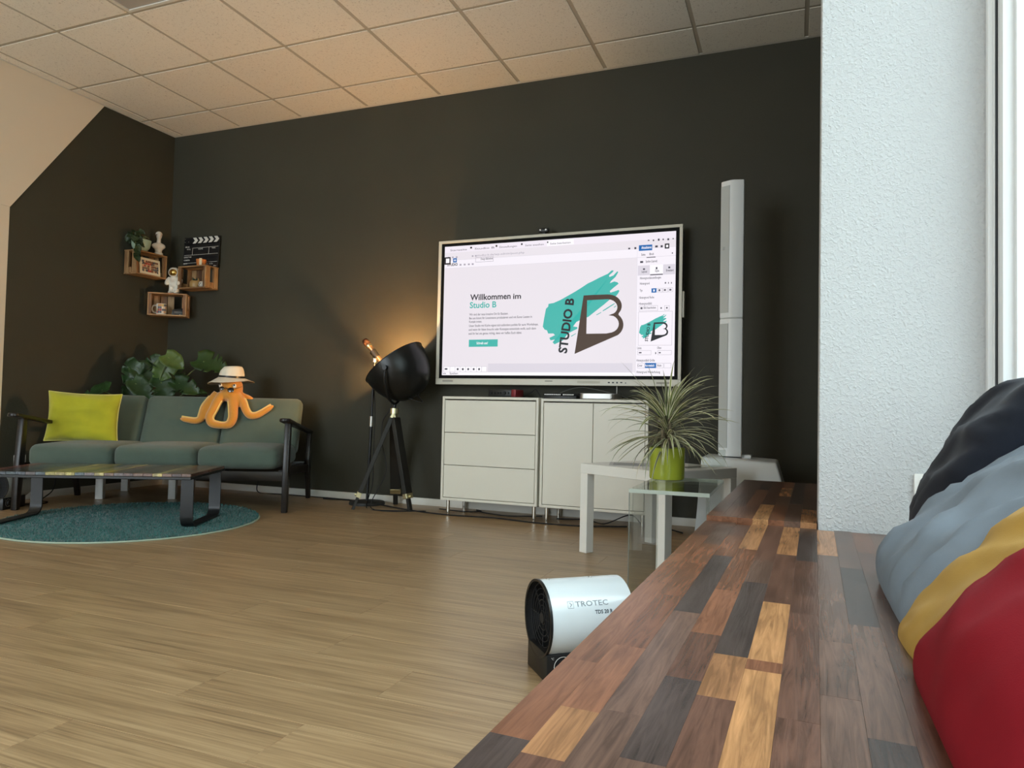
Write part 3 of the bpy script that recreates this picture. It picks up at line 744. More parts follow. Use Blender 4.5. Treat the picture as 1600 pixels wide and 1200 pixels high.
def monstera(px, tip, L, W, off, m, splits, seed, face=(.75, -.6, .35)):
    c = atPL(px, Vector((.42, -.42, 0))+Vector(cv)*off, cv); tt_ = atPL(tip, Vector((.42, -.42, 0))+Vector(cv)*off, cv)
    ax = (tt_-c).normalized(); n_ = Vector(face).normalized(); x = ax.cross(n_).normalized(); z = x.cross(ax)
    base = c-ax*L*.35-ml0
    mw = Matrix(((x.x, ax.x, z.x, base.x), (x.y, ax.y, z.y, base.y), (x.z, ax.z, z.z, base.z), (0, 0, 0, 1)))
    v, f = mleaf(L, W, splits, seed=seed); lo = bfm('leaf', m, mon, v, f, smooth=True, ang=80, mw=mw)
    md = lo.modifiers.new('thick', 'SOLIDIFY'); md.thickness = .0012
    e_ = Vector((random.uniform(-.05, .05), random.uniform(-.05, .05), 0))
    j = base+ax*L*.02
    MB().tube(bez([top_+e_, top_+e_*1.2+Vector((j.x*.25, j.y*.25, max(.15, j.z-.21)*.6)), j-Vector((0, 0, .02))-z*.004, j+ax*.02-z*.004], 6), .0045, 6).build('petiole', M['stem'], mon, smooth=True)
monstera((256, 578), (246, 590), .20, .17, .10, M['leafl'], 2, 1)
monstera((271, 565), (283, 574), .17, .15, .14, M['leafl'], 1, 2)
monstera((206, 580), (198, 592), .19, .15, .04, M['leaf'], 3, 3)
monstera((226, 585), (236, 594), .20, .17, .02, M['leaf'], 2, 4)
monstera((222, 608), (236, 622), .21, .16, .10, M['leaf'], 3, 5)
monstera((256, 608), (262, 622), .20, .18, .10, M['leaf'], 3, 6)
monstera((330, 570), (346, 576), .25, .22, .02, M['leaf'], 5, 7, (.55, -.6, .6))
monstera((290, 604), (306, 612), .22, .16, .06, M['leaf'], 4, 8)
monstera((276, 590), (288, 602), .18, .16, -.04, M['leaf'], 3, 9)
monstera((300, 612), (322, 614), .20, .12, .02, M['leaf'], 2, 10, (.3, -.4, .8))
monstera((150, 613), (124, 622), .22, .15, .19, M['leaf'], 1, 11, (.35, -.55, .8))
monstera((238, 570), (226, 576), .17, .14, -.06, M['leaf'], 2, 12)
monstera((205, 606), (196, 622), .20, .14, .0, M['leaf'], 3, 13)

# ------------------------------------------------------------------ sideboards under the screen
M['cab'] = mat('cream_white_cabinet', (.76, .73, .63), .35)
def cabinet(x0, x1, z1, label, fronts):
    c = empty('sideboard', ((x0+x1)/2, -.18, 0)); T(c, label, 'cabinet', 'white sideboards below the screen')
    hw_ = (x1-x0)/2; z0 = .10; yb, yf = .165, -.17; t = .017
    for s in (-1, 1): MB().box((min(s*hw_, s*(hw_-t)), yf, z0), (max(s*hw_, s*(hw_-t)), yb, z1)).build('side_panel', M['cab'], c, bevel=.0012, seg=1)
    MB().box((-hw_+t, yf, z1-t), (hw_-t, yb, z1)).build('top_panel', M['cab'], c, bevel=.0012, seg=1)
    MB().box((-hw_+t, yf, z0), (hw_-t, yb, z0+t)).build('bottom_panel', M['cab'], c, bevel=.0012, seg=1)
    MB().box((-hw_+t, yb-.006, z0+t), (hw_-t, yb, z1-t)).build('back_panel', M['cab'], c)
    fx0, fx1, fz0, fz1 = -hw_+t+.003, hw_-t-.003, z0+t+.003, z1-t-.008; g = .0035
    if fronts == 'drawers':
        h = (fz1-fz0-2*g)/3
        for k in range(3): MB().box((fx0, yf+.002, fz0+k*(h+g)), (fx1, yf+.020, fz0+k*(h+g)+h)).build('drawer_front', M['cab'], c, bevel=.0012, seg=1)
    else:
        xm = (fx0+fx1)/2
        for a, b in ((fx0, xm-g/2), (xm+g/2, fx1)): MB().box((a, yf+.002, fz0), (b, yf+.020, fz1)).build('door', M['cab'], c, bevel=.0012, seg=1)
    for sx in (-1, 1):
        for y_ in (yf+.052, yb-.03): MB().cyl((sx*(hw_-.035), y_, 0), (sx*(hw_-.035), y_, z0), .0125, 14).build('leg', M['chrome'], c, smooth=True)
    return c
cabinet(2.862, 3.546, .792, 'cream white sideboard with three stacked drawers, beside the tripod lamp', 'drawers')
cabinet(3.562, 4.246, .788, 'cream white sideboard with two doors, behind the white side table', 'doors')

# ------------------------------------------------------------------ wall screen
TY = -.115
tv = empty('presentation_screen', (3.543, TY, .88)); T(tv, 'large wall-mounted presentation screen in a pale frame showing a web page', 'screen'); tl = tv.location
def tp(p): q = atY(p, TY); return (q.x-tl.x, q.z-tl.z)
ox0, ox1, oz0, oz1 = 2.686-tl.x, 4.402-tl.x, .880-tl.z, 1.902-tl.z
c0 = tp((695.6, 387.2)); c1 = tp((1057.7, 359.7)); c2 = tp((691, 585.5)); c3 = tp((1052.6, 588.6))
sx0, sx1, sz0, sz1 = (c0[0]+c2[0])/2, (c1[0]+c3[0])/2, (c2[1]+c3[1])/2, (c0[1]+c1[1])/2
M['tvframe'] = mat('champagne_white_frame', (.66, .63, .53), .35)
bx = .022
MB().box((ox0, 0, oz0+.03), (ox1, .055, oz1-.03)).build('housing', M['tvframe'], tv)
for nm, a, b in (('frame_rail', (ox0, oz0), (ox1, sz0-bx)), ('frame_rail', (ox0, sz1+bx), (ox1, oz1)), ('frame_stile', (ox0, sz0-bx), (sx0-bx, sz1+bx)), ('frame_stile', (sx1+bx, sz0-bx), (ox1, sz1+bx))):
    MB().box((a[0], -.010, a[1]), (b[0], .05, b[1])).build(nm, M['tvframe'], tv, bevel=.002, seg=1)
bz = MB()
for a, b in (((sx0-bx, sz0-bx), (sx1+bx, sz0)), ((sx0-bx, sz1), (sx1+bx, sz1+bx)), ((sx0-bx, sz0), (sx0, sz1)), ((sx1, sz0), (sx1+bx, sz1))): bz.box((a[0], -.006, a[1]), (b[0], 0, b[1]))
bz.build('black_bezel', mat('black_screen_border', (.004, .004, .004), .6, spec=.15), tv)
SL = 1.0
E_ = {}
for k, c in dict(page=(228, 221, 228), bar=(236, 228, 238), white=(246, 242, 248), panel=(240, 234, 242), grey=(214, 208, 218), black=(34, 30, 38), body=(92, 88, 98), teal=(62, 176, 166), logo=(68, 48, 34), btn=(24, 100, 170), ink=(60, 58, 70), faint=(168, 162, 174), dark=(24, 24, 30)).items():
    E_[k] = emis('screen_'+k, lin(c), SL)
scr = MB().box((sx0, -.0045, sz0), (sx1, -.001, sz1)).build('screen', E_['page'], tv)
LAY = [0]
def flat(name, polys, m, lv):
    v = []; f = []
    for P_ in polys:
        q = [tp(p) for p in P_]; n0 = len(v); v += [(a, -.0045-.00035*lv, b) for a, b in q]
        # ear clipping through bmesh keeps concave outlines right
        f.append(list(range(n0, n0+len(q))))
    me = bpy.data.meshes.new(name); me.from_pydata(v, [], f); bm = bmesh.new(); bm.from_mesh(me)
    bmesh.ops.triangulate(bm, faces=bm.faces, ngon_method='EAR_CLIP'); bmesh.ops.recalc_face_normals(bm, faces=bm.faces); bm.to_mesh(me); bm.free()
    me.materials.append(m); o = bpy.data.objects.new(name, me); COL.objects.link(o); o.parent = scr; return o
def rect(x0, y0, x1, y1, sl=None):
    """rectangle on the screen from its upper-left to lower-right pixel"""
    a = tp((x0, y0)); b = tp((x1, y1)); return a, b
def qrect(name, items, m, lv):
    for (x0, y0, x1, y1) in items:
        a = tp((x0, y0)); b = tp((x1, y1)); yy = -.0045-.00035*lv
        o = bfm(name, m, scr, [(a[0], yy, b[1]), (b[0], yy, b[1]), (b[0], yy, a[1]), (a[0], yy, a[1])], [(0, 1, 2, 3)])
    return o
def frame_rects(x0, y0, x1, y1, t=.0022):
    a = tp((x0, y0)); b = tp((x1, y1)); return [(a[0], b[1], b[0], b[1]+t), (a[0], a[1]-t, b[0], a[1]), (a[0], b[1], a[0]+t, a[1]), (b[0]-t, b[1], b[0], a[1])]
def lrect(name, items, m, lv):
    v = []; f = []
    for (x0, z0, x1, z1) in items:
        n0 = len(v); yy = -.0045-.00035*lv; v += [(x0, yy, z0), (x1, yy, z0), (x1, yy, z1), (x0, yy, z1)]; f.append((n0, n0+1, n0+2, n0+3))
    return bfm(name, m, scr, v, f)
def text(name, lines, m, lv, bold=0.0, hz=None, rot=None):
    V = []; F = []
    for s, pl, pr in lines:
        a = Vector(tp(pl)); b = Vector(tp(pr)); v, f = textmesh(s, bold)
        w_ = max(p.x for p in v); x0 = min(p.x for p in v); sc = (b-a).length/(w_-x0); n0 = len(V)
        d = (b-a).normalized() if rot else Vector((1, 0)); up = Vector((-d.y, d.x)); szz = hz or sc
        for p in v:
            q = a+d*((p.x-x0)*sc)+up*(p.y*szz); V.append((q.x, -.0045-.00035*lv, q.y))
        F += [[i+n0 for i in q] for q in f]
    return bfm(name, m, scr, V, F)
# browser chrome
def band(name, yl0, yr0, yl1, yr1, m, lv, xl=691.5, xr=1057.5):
    return flat(name, [[(xl, yl0), (xr, yr0), (xr, yr1), (xl, yl1)]], m, lv)
a0 = tp((695, 398.5)); lrect('tab_bar', [(sx0, sz1-.045, sx1, sz1)], E_['bar'], 1)
lrect('tool_bar', [(sx0, sz1-.155, sx1, sz1-.100)], E_['panel'], 1)
lrect('tool_bar_line', [(sx0, sz1-.157, sx1, sz1-.155), (sx0, sz1-.0995, sx1, sz1-.098)], E_['grey'], 2)
lrect('active_tab', [(tp((855, 378))[0], sz1-.043, tp((897, 378))[0], sz1-.006)], E_['white'], 2)
zt = lambda k: k
def tline(x0, x1, dz, s, m='faint', bold=.0): # single grey line of small interface text at a depth below the screen's top
    return s, x0, x1, dz
def ui(name, items, m, lv, bold=0.0, size=.020):
    V = []; F = []
    for s, px, x_end, z in items:
        v, f = textmesh(s, bold, 2); xm = max(p.x for p in v); xn = min(p.x for p in v); A_ = tp((px, 480))[0]; B_ = tp((x_end, 480))[0]; sc = (B_-A_)/(xm-xn); n0 = len(V)
        for p in v: V.append((A_+(p.x-xn)*sc, -.0045-.00035*lv, z+p.y*size*1.3))
        F += [[i+n0 for i in q] for q in f]
    return bfm(name, m, scr, V, F)
def zz(px, py): return tp((px, py))[1]
ui('tab_title', [('Startseite', 702, 728, sz1-.034), ('Studio B', 740, 771, sz1-.034), ('Einstellungen', 779, 806, sz1-.034), ('Seite ansehen', 819, 848, sz1-.034), ('Seite bearbeiten', 858, 890, sz1-.034)], E_['body'], 3, .004, .014)
qrect('tab_icon', [(775, 383.2, 777.5, 386), (735.3, 386, 738, 388.6), (814.5, 380.5, 817, 383), (855.3, 377.6, 857, 380)], E_['black'], 3)
ui('address_line', [('studio-b.de/wp-admin/post.php', 744, 818, sz1-.082)], E_['faint'], 3, .006, .015)
for q_ in [(tp((x, 480))[0], sz1-.141, tp((x+3, 480))[0], sz1-.129) for x in (717, 723.5, 730, 736)]+[(tp((x, 480))[0], sz1-.084, tp((x+2.4, 480))[0], sz1-.073) for x in (698, 705, 711, 736, 741)]: lrect('toolbar_icon', [q_], E_['faint'], 3)
qrect('site_icon', [(695.5, 402.5, 704.5, 413.5)], E_['black'], 4); qrect('site_icon_mark', [(697.5, 404.5, 702.7, 411.2)], E_['white'], 5)
qrect('add_block_button', [(708.7, 403.8, 714.2, 410.2)], E_['btn'], 4); qrect('add_block_plus', [(710, 406.6, 713, 407.5), (711.1, 405.3, 711.9, 408.9)], E_['white'], 5)
lrect('template_button', frame_rects(743.5, 402.5, 771.5, 408.6, .0025), E_['faint'], 3); ui('template_label', [('Design Bibliothek', 750, 769, zz(750, 406.6))], E_['body'], 3, .012, .016)
ui('menu_remnant', [('STUDIO', 698, 714, zz(698, 416.2))], E_['dark'], 3, .03, .02)
# headline, paragraph, button
text('headline', [('Willkommen', (735.2, 469.4), (798.2, 467.3))], E_['black'], 3, .020)
text('headline', [('im', (802.2, 467.1), (814.4, 466.7))], E_['black'], 3, .020, hz=.0525)
text('headline_accent', [('Studio B', (734.5, 481.6), (776, 480.3))], E_['teal'], 3, .020)
ui('paragraph', [('Wir sind der neue kreative Ort für Bautzen.', 734.2, 794.8, zz(765, 492.4)), ('Bei uns könnt ihr Livestreams produzieren und mit Euren Leuten in', 734.2, 832, zz(784, 497.8)), ('Kontakt treten.', 734.1, 754, zz(744, 504.3)),
                 ('Unser Studio mit Küche eignet sich außerdem perfekt für eure Workshops,', 734, 842, zz(788, 509.6)), ('und wenn ihr Ideen braucht oder Konzepte entwickeln wollt, auch dann', 733.8, 838.5, zz(786, 515.8)), ('seid ihr bei uns genau richtig, denn wir helfen Euch dabei.', 733.6, 816.5, zz(775, 522.2))], E_['body'], 3, .012, .017)
qrect('contact_button', [(733.2, 531.0, 778, 541.6)], E_['teal'], 3); ui('contact_label', [('Schreib uns!', 746.5, 764, zz(755, 538))], E_['white'], 4, .02, .019)
# brush stroke and logo; coordinates read from an enlargement
def zl(x, y): return (840+x/8, 410+y/8)
stroke = [(140, 520), (205, 508), (290, 470), (370, 425), (450, 380), (540, 325), (630, 265), (700, 232), (770, 195), (850, 158), (880, 145), (930, 100), (955, 105), (940, 125), (895, 165), (900, 185), (950, 165), (1000, 112), (1010, 125), (975, 185), (920, 235), (905, 262), (960, 240), (1000, 250), (1015, 268), (950, 320), (905, 360), (912, 380), (975, 360), (1015, 345), (1025, 360), (1005, 395), (985, 420), (900, 470), (830, 530), (740, 600), (640, 680), (520, 730), (420, 780), (440, 800), (500, 810), (500, 830), (400, 880), (300, 930), (215, 990), (190, 1000), (215, 1025), (320, 975), (330, 960), (250, 960), (165, 975), (150, 945), (220, 910), (200, 890), (135, 890), (120, 850), (90, 840), (68, 805), (85, 700), (108, 580), (135, 555)]
flat('brush_stroke', [[zl(*p) for p in stroke]], E_['teal'], 3)
flat('brush_streaks', [[zl(*p) for p in q] for q in ([(820, 600), (930, 530), (970, 508), (960, 525), (860, 590), (815, 615)], [(735, 655), (800, 620), (795, 632), (740, 662)], [(420, 920), (485, 885), (480, 895), (425, 930)], [(955, 560), (985, 540), (985, 550), (960, 568)])], E_['teal'], 3)
outer = [(578, 415), (700, 408), (880, 402)]
def arc(cx_, cy_, rx, ry, a0_, a1_, n_=12): return [(cx_+rx*math.cos(R(a0_+(a1_-a0_)*k/n_)), cy_+ry*math.sin(R(a0_+(a1_-a0_)*k/n_))) for k in range(n_+1)]
outer += arc(890, 545, 165, 142, -85, 40)+arc(905, 780, 170, 160, -50, 55)+[(465, 1145)]
inner = [(622, 475), (880, 462)]+arc(880, 562, 120, 99, -85, 50, 9)+[(890, 662)]+arc(890, 770, 128, 112, -62, 72, 9)+[(860, 890), (612, 893)]
def ring(name, O, I, m, lv, fn=zl):
    """letter outline with a counter, bridged along matched perimeters"""
    bm = bmesh.new(); yy = -.0045-.00035*lv
    def loop(P_):
        vs = [bm.verts.new((tp(fn(*p))[0], yy, tp(fn(*p))[1])) for p in P_]
        return [bm.edges.new((vs[i], vs[(i+1) % len(vs)])) for i in range(len(vs))]
    e = loop(O)+loop(I); bmesh.ops.triangle_fill(bm, edges=e, use_beauty=True)
    bmesh.ops.recalc_face_normals(bm, faces=bm.faces)
    me = bpy.data.meshes.new(name); bm.to_mesh(me); bm.free(); me.materials.append(m); o = bpy.data.objects.new(name, me); COL.objects.link(o); o.parent = scr; return o
ring('logo_letter', outer, inner, E_['logo'], 5)  # brown carries a warm lamp reflection; the artwork itself is near black
text('logo_wordmark', [('STUDIO B', zl(365, 1140), zl(460, 455))], E_['dark'], 6, .035, rot=True)
# settings column
px0 = 994.5
lrect('settings_panel', [(tp((995, 480))[0], sz0, sx1, sz1-.10)], E_['panel'], 1)
lrect('settings_panel_line', [(tp((994.6, 480))[0], sz0, tp((995, 480))[0], sz1-.10)], E_['grey'], 3)
qrect('update_button', [(998.6, 383.6, 1019.3, 391.2)], E_['btn'], 3); ui('update_label', [('Aktualisieren', 1001, 1017, zz(1009, 388.9))], E_['white'], 4, .02, .018)
qrect('sidebar_toggle', [(1039, 381, 1046, 388.5)], E_['dark'], 4); qrect('sidebar_toggle_mark', [(1041, 383, 1044.3, 386.6)], E_['white'], 5)
qrect('toolbar_glyph', [(1020.2, 374.8, 1022.4, 377), (1028.2, 373.2, 1030.8, 376.4), (1035.6, 373.2, 1037.4, 375.6), (1051, 372.5, 1053, 374), (1012.5, 375.2, 1015, 376.6), (1043, 372.8, 1045.8, 375.6), (982, 387.5, 985, 389.8), (991.5, 386.6, 994.5, 389.6), (1024, 384, 1028, 386.8), (1032.5, 383.6, 1035.8, 386.8), (1050, 394.7, 1051.6, 396.6), (1000.5, 408.3, 1005.2, 411)], E_['ink'], 4)
ui('panel_tabs', [('Seite', 1001, 1007.3, zz(1004, 399.8)), ('Block', 1013.7, 1020.8, zz(1017, 398.8)), ('Spalten (Layout)', 1008, 1026, zz(1017, 410))], E_['ink'], 3, .012, .016)
qrect('panel_tab_grey', [(997, 415.6, 1015.6, 430), (1036.5, 413.6, 1055, 428.5)], E_['grey'], 2); qrect('panel_tab_active', [(1015.6, 414.5, 1036.5, 429.2)], E_['white'], 2)
qrect('panel_tab_underline', [(1016, 428.8, 1036, 429.6), (1010.5, 402, 1024.5, 402.5)], E_['body'], 3)
ui('panel_tab_label', [('Layout', 1002, 1010.5, zz(1006, 426.3)), ('Style', 1022.8, 1029.2, zz(1026, 425)), ('Erweitert', 1040.3, 1052, zz(1046, 424.2))], E_['ink'], 3, .012, .016)
qrect('panel_tab_glyph', [(1005, 419.6, 1008, 422), (1025, 417.6, 1027.4, 421), (1044.5, 416.8, 1047.5, 419.4)], E_['ink'], 3)
ui('setting_label', [('Hintergrundeinstellungen', 999.5, 1032.5, zz(1016, 436)), ('Hintergrund', 999.5, 1014.5, zz(1007, 444.8)), ('Typ', 999.5, 1003.6, zz(1001, 455.6)), ('Hintergrund Farbe', 998.8, 1022, zz(1010, 466.6)), ('Hintergrundbild', 998.8, 1018.4, zz(1008, 476.2)), ('Bild bearbeiten', 1006, 1025, zz(1015, 482.6)),
                    ('Links', 997, 1003.6, zz(1000, 545.6)), ('Oben', 1028, 1034.5, zz(1031, 545.2)), ('Hintergrundbild Größe', 996.2, 1024.5, zz(1010, 564.8)), ('Hintergrund Wiederholung', 996.5, 1033, zz(1014, 583))], E_['ink'], 3, .010, .016)
qrect('type_button', [(1018.2, 450.8, 1026, 457.3)], E_['btn'], 3); qrect('type_button_mark', [(1021, 452.5, 1023.2, 455.6)], E_['white'], 4)
qrect('type_glyph', [(1029.2, 452.2, 1032, 455.2), (1037.5, 452, 1040.8, 454.6), (1046, 451.6, 1049.2, 454.2), (1039, 441, 1041, 443.4), (1044.2, 441, 1045.4, 443.4), (1048.7, 441, 1050, 443.4), (1001, 480.2, 1004.2, 483.4), (1032.2, 480.4, 1034.4, 482.6), (1041, 480, 1043.4, 482.4), (998.5, 550.2, 1002.6, 552.2), (1029.5, 550.2, 1032.6, 552.2), (1024, 550.4, 1025.4, 553.4)], E_['body'], 3)
fr_ = []
for q in ((1027.4, 450.6, 1035, 457), (1035.8, 450.2, 1043.5, 456.6), (1044.3, 449.8, 1051.5, 456.2), (999, 478.2, 1028, 485.6), (1038.5, 477.6, 1046, 485), (998, 487.5, 1050, 539.5), (996.6, 547.8, 1017.6, 554.6), (1028, 547.6, 1049.5, 554.4), (996.3, 567.6, 1007.4, 575.4), (1026.5, 567.4, 1036.8, 575.2), (1038, 567.4, 1049, 575.2)): fr_ += frame_rects(*q, .0016)
lrect('field_outline', fr_, E_['faint'], 3)
qrect('size_button', [(1008, 567.2, 1025.4, 575.2)], E_['btn'], 3); ui('size_label', [('Automatisch', 1009.4, 1024, zz(1016, 572.8))], E_['white'], 4, .02, .017)
ui('size_option', [('Cover', 998, 1005.4, zz(1002, 572.8)), ('Auto', 1028.6, 1035, zz(1031, 572.6))], E_['ink'], 3, .012, .016)
# thumbnail of the same logo
def zs(x, y): return (975+x/9.233, 470+y/9.233)
def z2s(x, y):
    # main artwork to thumbnail
    return zs(220+(x-68)*(640-220)/(1075-68)*1.0, 195+(y-100)*(590-195)/(1145-100))
flat('thumbnail_stroke', [[z2s(*p) for p in stroke]], E_['teal'], 4)
ring('thumbnail_letter', outer, inner, E_['dark'], 5, z2s)
text('thumbnail_wordmark', [('STUDIO B', z2s(365, 1140), z2s(460, 455))], E_['dark'], 6, .03, rot=True)
# block toolbar at the foot of the page
qrect('block_toolbar', [(693.8, 572.6, 761, 581.2)], E_['white'], 2)
lrect('block_toolbar_line', sum([frame_rects(a, 572.6, b, 581.2, .0014) for a, b in ((693.8, 703.5), (703.5, 711.5), (711.5, 719.5), (719.5, 728), (728, 736.5), (736.5, 745), (745, 753), (753, 761))], []), E_['faint'], 3)
qrect('block_toolbar_glyph', [(695.5, 575.4, 699.6, 577.8)]+[(x, 575.4, x+2.6, 578.4) for x in (714.4, 722.4, 730.8, 739.4, 747.8)], E_['ink'], 4)
lrect('status_strip', [(sx0, sz0, tp((994.6, 480))[0], sz0+.022)], E_['white'], 1); lrect('page_foot', [(tp((765, 480))[0], sz0+.022, tp((990, 480))[0], sz0+.082)], E_['grey'], 1)
ui('status_text', [('Seite', 694.5, 700, sz0+.007), ('Spalten', 705.5, 718.5, sz0+.007)], E_['body'], 3, .01, .015)
# details on the lower frame rail
def rail(name, items, m, dep=.0015):
    for (x0, y0, x1, y1) in items:
        a = tp((x0, y0)); b = tp((x1, y1)); MB().box((a[0], -.010-dep, b[1]), (b[0], -.0095, a[1])).build(name, m, tv)
rail('speaker_grille', [(692.5, 593.8, 708.5, 596.6), (1026, 597, 1046.5, 600.2)], mat('grey_grille', (.38, .36, .31), .6))
rail('port', [(950.3, 596.8, 953.6, 598.9), (956.7, 596.9, 960, 599), (963.4, 596.8, 966, 599.3), (969.6, 597, 973, 598.7), (977.2, 597.8, 978.8, 599.2)], M['black'])
rail('maker_mark', [(852, 594.9, 863.8, 596)], mat('dark_print', (.12, .11, .09), .6), .0006)
rail('print_line', [(902.5, 595.2, 938, 599.2)], mat('pale_print', (.56, .54, .44), .5), .0005)
a = tp((1067, 455)); b = tp((1068, 496)); MB().box((ox1-.002, .0, b[1]), (ox1+.012, .045, a[1])).build('side_handle', M['tvframe'], tv, bevel=.003)
MB().box((-.4, .055, .15), (.4, .114, .75)).build('wall_bracket', M['black'], tv)
# webcam on the screen
wc = empty('webcam', (3.47, -.095, 1.9025)); T(wc, 'small black webcam clipped on top of the screen', 'camera')
MB().cbox((0, -.005, .030), (.072, .030, .030)).build('body', M['black'], wc, bevel=.008)
MB().cbox((0, .0, .0095), (.030, .026, .016)).build('clip', M['black'], wc, bevel=.003)
for s in (-1, 1): MB().cyl((s*.020, -.0195, .030), (s*.020, -.0225, .030), .0055, 12).build('lens_ring', M['steel'], wc, smooth=True)

# ------------------------------------------------------------------ things on the sideboards
ai = empty('audio_interface', (3.245, -.17, .7925), R(-7)); T(ai, 'small black and red audio box left on the sideboard under the screen', 'audio device')
MB().box((-.105, -.05, .004), (.070, .06, .053)).build('front_body', M['black'], ai, bevel=.003)
MB().box((.0705, -.052, .004), (.105, .06, .053)).build('red_side', mat('red_metal', (.19, .018, .022), .4, metal=.3), ai, bevel=.003)
for x, r_ in ((-.085, .009), (-.06, .009), (-.03, .006), (-.012, .006), (.02, .011), (.05, .006)): MB().cyl((x, -.049, .030), (x, -.058, .030), r_, 14).build('knob', M['blackmatt'], ai, smooth=True)
MB().box((-.10, -.045, 0), (.10, .055, .004)).build('foot', M['blackmatt'], ai)
kb = empty('media_player', (3.655, -.19, .7885)); T(kb, 'flat dark device with a row of white marks, in the middle of the sideboards', 'electronic device')
MB().box((-.11, -.06, .0), (.11, .06, .020)).build('lower_case', M['black'], kb, bevel=.003)
MB().add([(-.115, -.055, .020), (.118, -.055, .020), (.118, .06, .020), (-.115, .06, .020), (-.105, -.068, .032), (.122, -.068, .034), (.122, .06, .040), (-.105, .06, .038)], [(3, 2, 1, 0), (4, 5, 6, 7), (0, 1, 5, 4), (1, 2, 6, 5), (2, 3, 7, 6), (3, 0, 4, 7)]).build('upper_case', M['blackmatt'], kb)
for k in range(16):
    if k == 9: continue
    MB().cbox((-.098+.0125*k, -.0672, .0275), (.0095, .003, .006)).build('white_key', M['white'], kb)
mmn = empty('mini_computer', (3.915, -.20, .7885)); T(mmn, 'silver rounded mini computer on the two-door sideboard', 'computer')
pts = []
for cx_, cy_, a0_ in ((.085, .085, 0), (-.085, .085, 90), (-.085, -.085, 180), (.085, -.085, 270)):
    for k in range(7): a = R(a0_+15*k); pts.append((cx_+.03*math.cos(a), cy_+.03*math.sin(a)))
MB().prism(pts, .003, .037).build('housing', mat('silver_case', (.42, .41, .39), .38, metal=1), mmn, bevel=.0015, seg=1)
MB().lathe([(.09, 0), (.09, .003)], 28).build('base', M['black'], mmn)
def cable(label, pts, r=.004, m=None, cat='cable', n=8, name='cable'):
    p0 = Vector(pts[0]); o = MB().tube([q-p0 for q in bez(pts, n)], r, 6).build(name, m or M['blackmatt'], smooth=True); o.location = p0; return T(o, label, cat)
cable('thin black lead looping up from the sideboard behind the red audio box', [(3.34, -.09, .7965), (3.40, -.09, .83), (3.43, -.09, .852), (3.45, -.09, .83), (3.47, -.09, .7965)], .003)
cable('thin lead arching over the flat dark device under the screen', [(3.56, -.10, .806), (3.66, -.10, .85), (3.76, -.10, .868), (3.88, -.10, .85), (4.0, -.08, .82), (4.06, -.07, .80)], .003, mat('grey_lead', (.12, .12, .11), .5))
cable('white lead hanging straight down behind the silver mini computer', [(3.985, -.07, .885), (3.985, -.07, .84), (3.985, -.072, .7915)], .003, M['white'])

# ------------------------------------------------------------------ tripod lamp
LC = Vector((2.405, -.262, 0)); lamp = empty('tripod_lamp', LC); T(lamp, 'black film-spotlight floor lamp with a round shade on a wooden tripod', 'lamp')
hub = Vector((2.462-LC.x, -.30-LC.y, .685))
M['leglacq'] = mat('black_lacquered_wood', (.020, .019, .016), .45)
for px, yq in (((551, 796), None), ((624, 786), -.07), ((641, 799), None)):
    ft = atZ(px, 0)
    if yq: ft = Vector((2.355, yq, 0))
    ft = ft-LC; d = (hub-ft); out = Vector((ft.x-hub.x, ft.y-hub.y, 0)).normalized()
    a = ft+d*.145; top = hub-d*.07+out*.0
    leg = MB().bar(a, top, .072, .030, up=out).build('leg', M['leglacq'], lamp, bevel=.002, seg=1)
    MB().bar(ft, ft+d*.16, .034, .020, up=out).build('foot_rod', M['leglacq'], leg, bevel=.002, seg=1)
    MB().bar(ft+d*.125, ft+d*.175, .076, .034, up=out).build('foot_clamp', M['brass'], leg, bevel=.002, seg=1)
    MB().bar(top-d*.03, hub+d*.02, .036, .022, up=out).build('hinge_plate', M['brass'], leg, bevel=.002, seg=1)
    side = out.cross(Vector((0, 0, 1))); c = top-d*.06
    MB().cyl(c-side*.030, c+side*.030, .006, 10).build('leg_bolt', M['chrome'], leg, smooth=True)
    c = ft+d*.15; MB().cyl(c+out*.012, c+out*.030, .008, 10).build('wing_screw', M['brass'], leg, smooth=True)
MB().cyl(hub-Vector((0, 0, .02)), hub+Vector((0, 0, .018)), .030, 20).build('hub', M['brass'], lamp, smooth=True)
MB().cyl(hub+Vector((0, 0, .018)), hub+Vector((0, 0, .045)), .012, 14).build('pivot', M['black'], lamp, smooth=True)
OD = Vector((-.624, -.086, .79)).normalized()                 # the way the shade opens
rimc = atY((616, 567), -.265)-LC+OD*.0
RAD = .232; DEP = .285
B = frame_z(OD).to_4x4(); LMx = Matrix.Translation(rimc) @ B
prof = []
for k in range(15):
    t = k/14; prof.append((max(.0001, RAD*math.sin(t*math.pi/2)**.9), -DEP*math.cos(t*math.pi/2)))
inner_ = [(max(.0001, r_-.003), z_+.003) for r_, z_ in prof][::-1]; inner_ = [(r_, min(z_, 0.0)) for r_, z_ in inner_]
M['shade'] = mat('black_satin_shade', (.010, .010, .009), .32, spec=.5)
M['shadein'] = mat('gold_shade_lining', (.75, .48, .16), .35, metal=.8)
MB().lathe(prof, 48, M=LMx, cap=False).build('shade', M['shade'], lamp, smooth=True, ang=70)
MB().lathe(inner_, 48, M=LMx, cap=False).build('shade_lining', M['shadein'], lamp, smooth=True, ang=70)
MB().lathe([(RAD-.003, -.002), (RAD+.003, -.003), (RAD+.004, .001), (RAD-.002, .002), (RAD-.003, -.002)], 48, M=LMx, cap=False).build('rim', M['shade'], lamp, smooth=True)
bulbc = rimc-OD*.10
MB().sphere(bulbc, .035, 16).build('bulb', mat('warm_bulb', (1, .8, .5), .3, emit=(1, .62, .25), es=60), lamp, smooth=True)
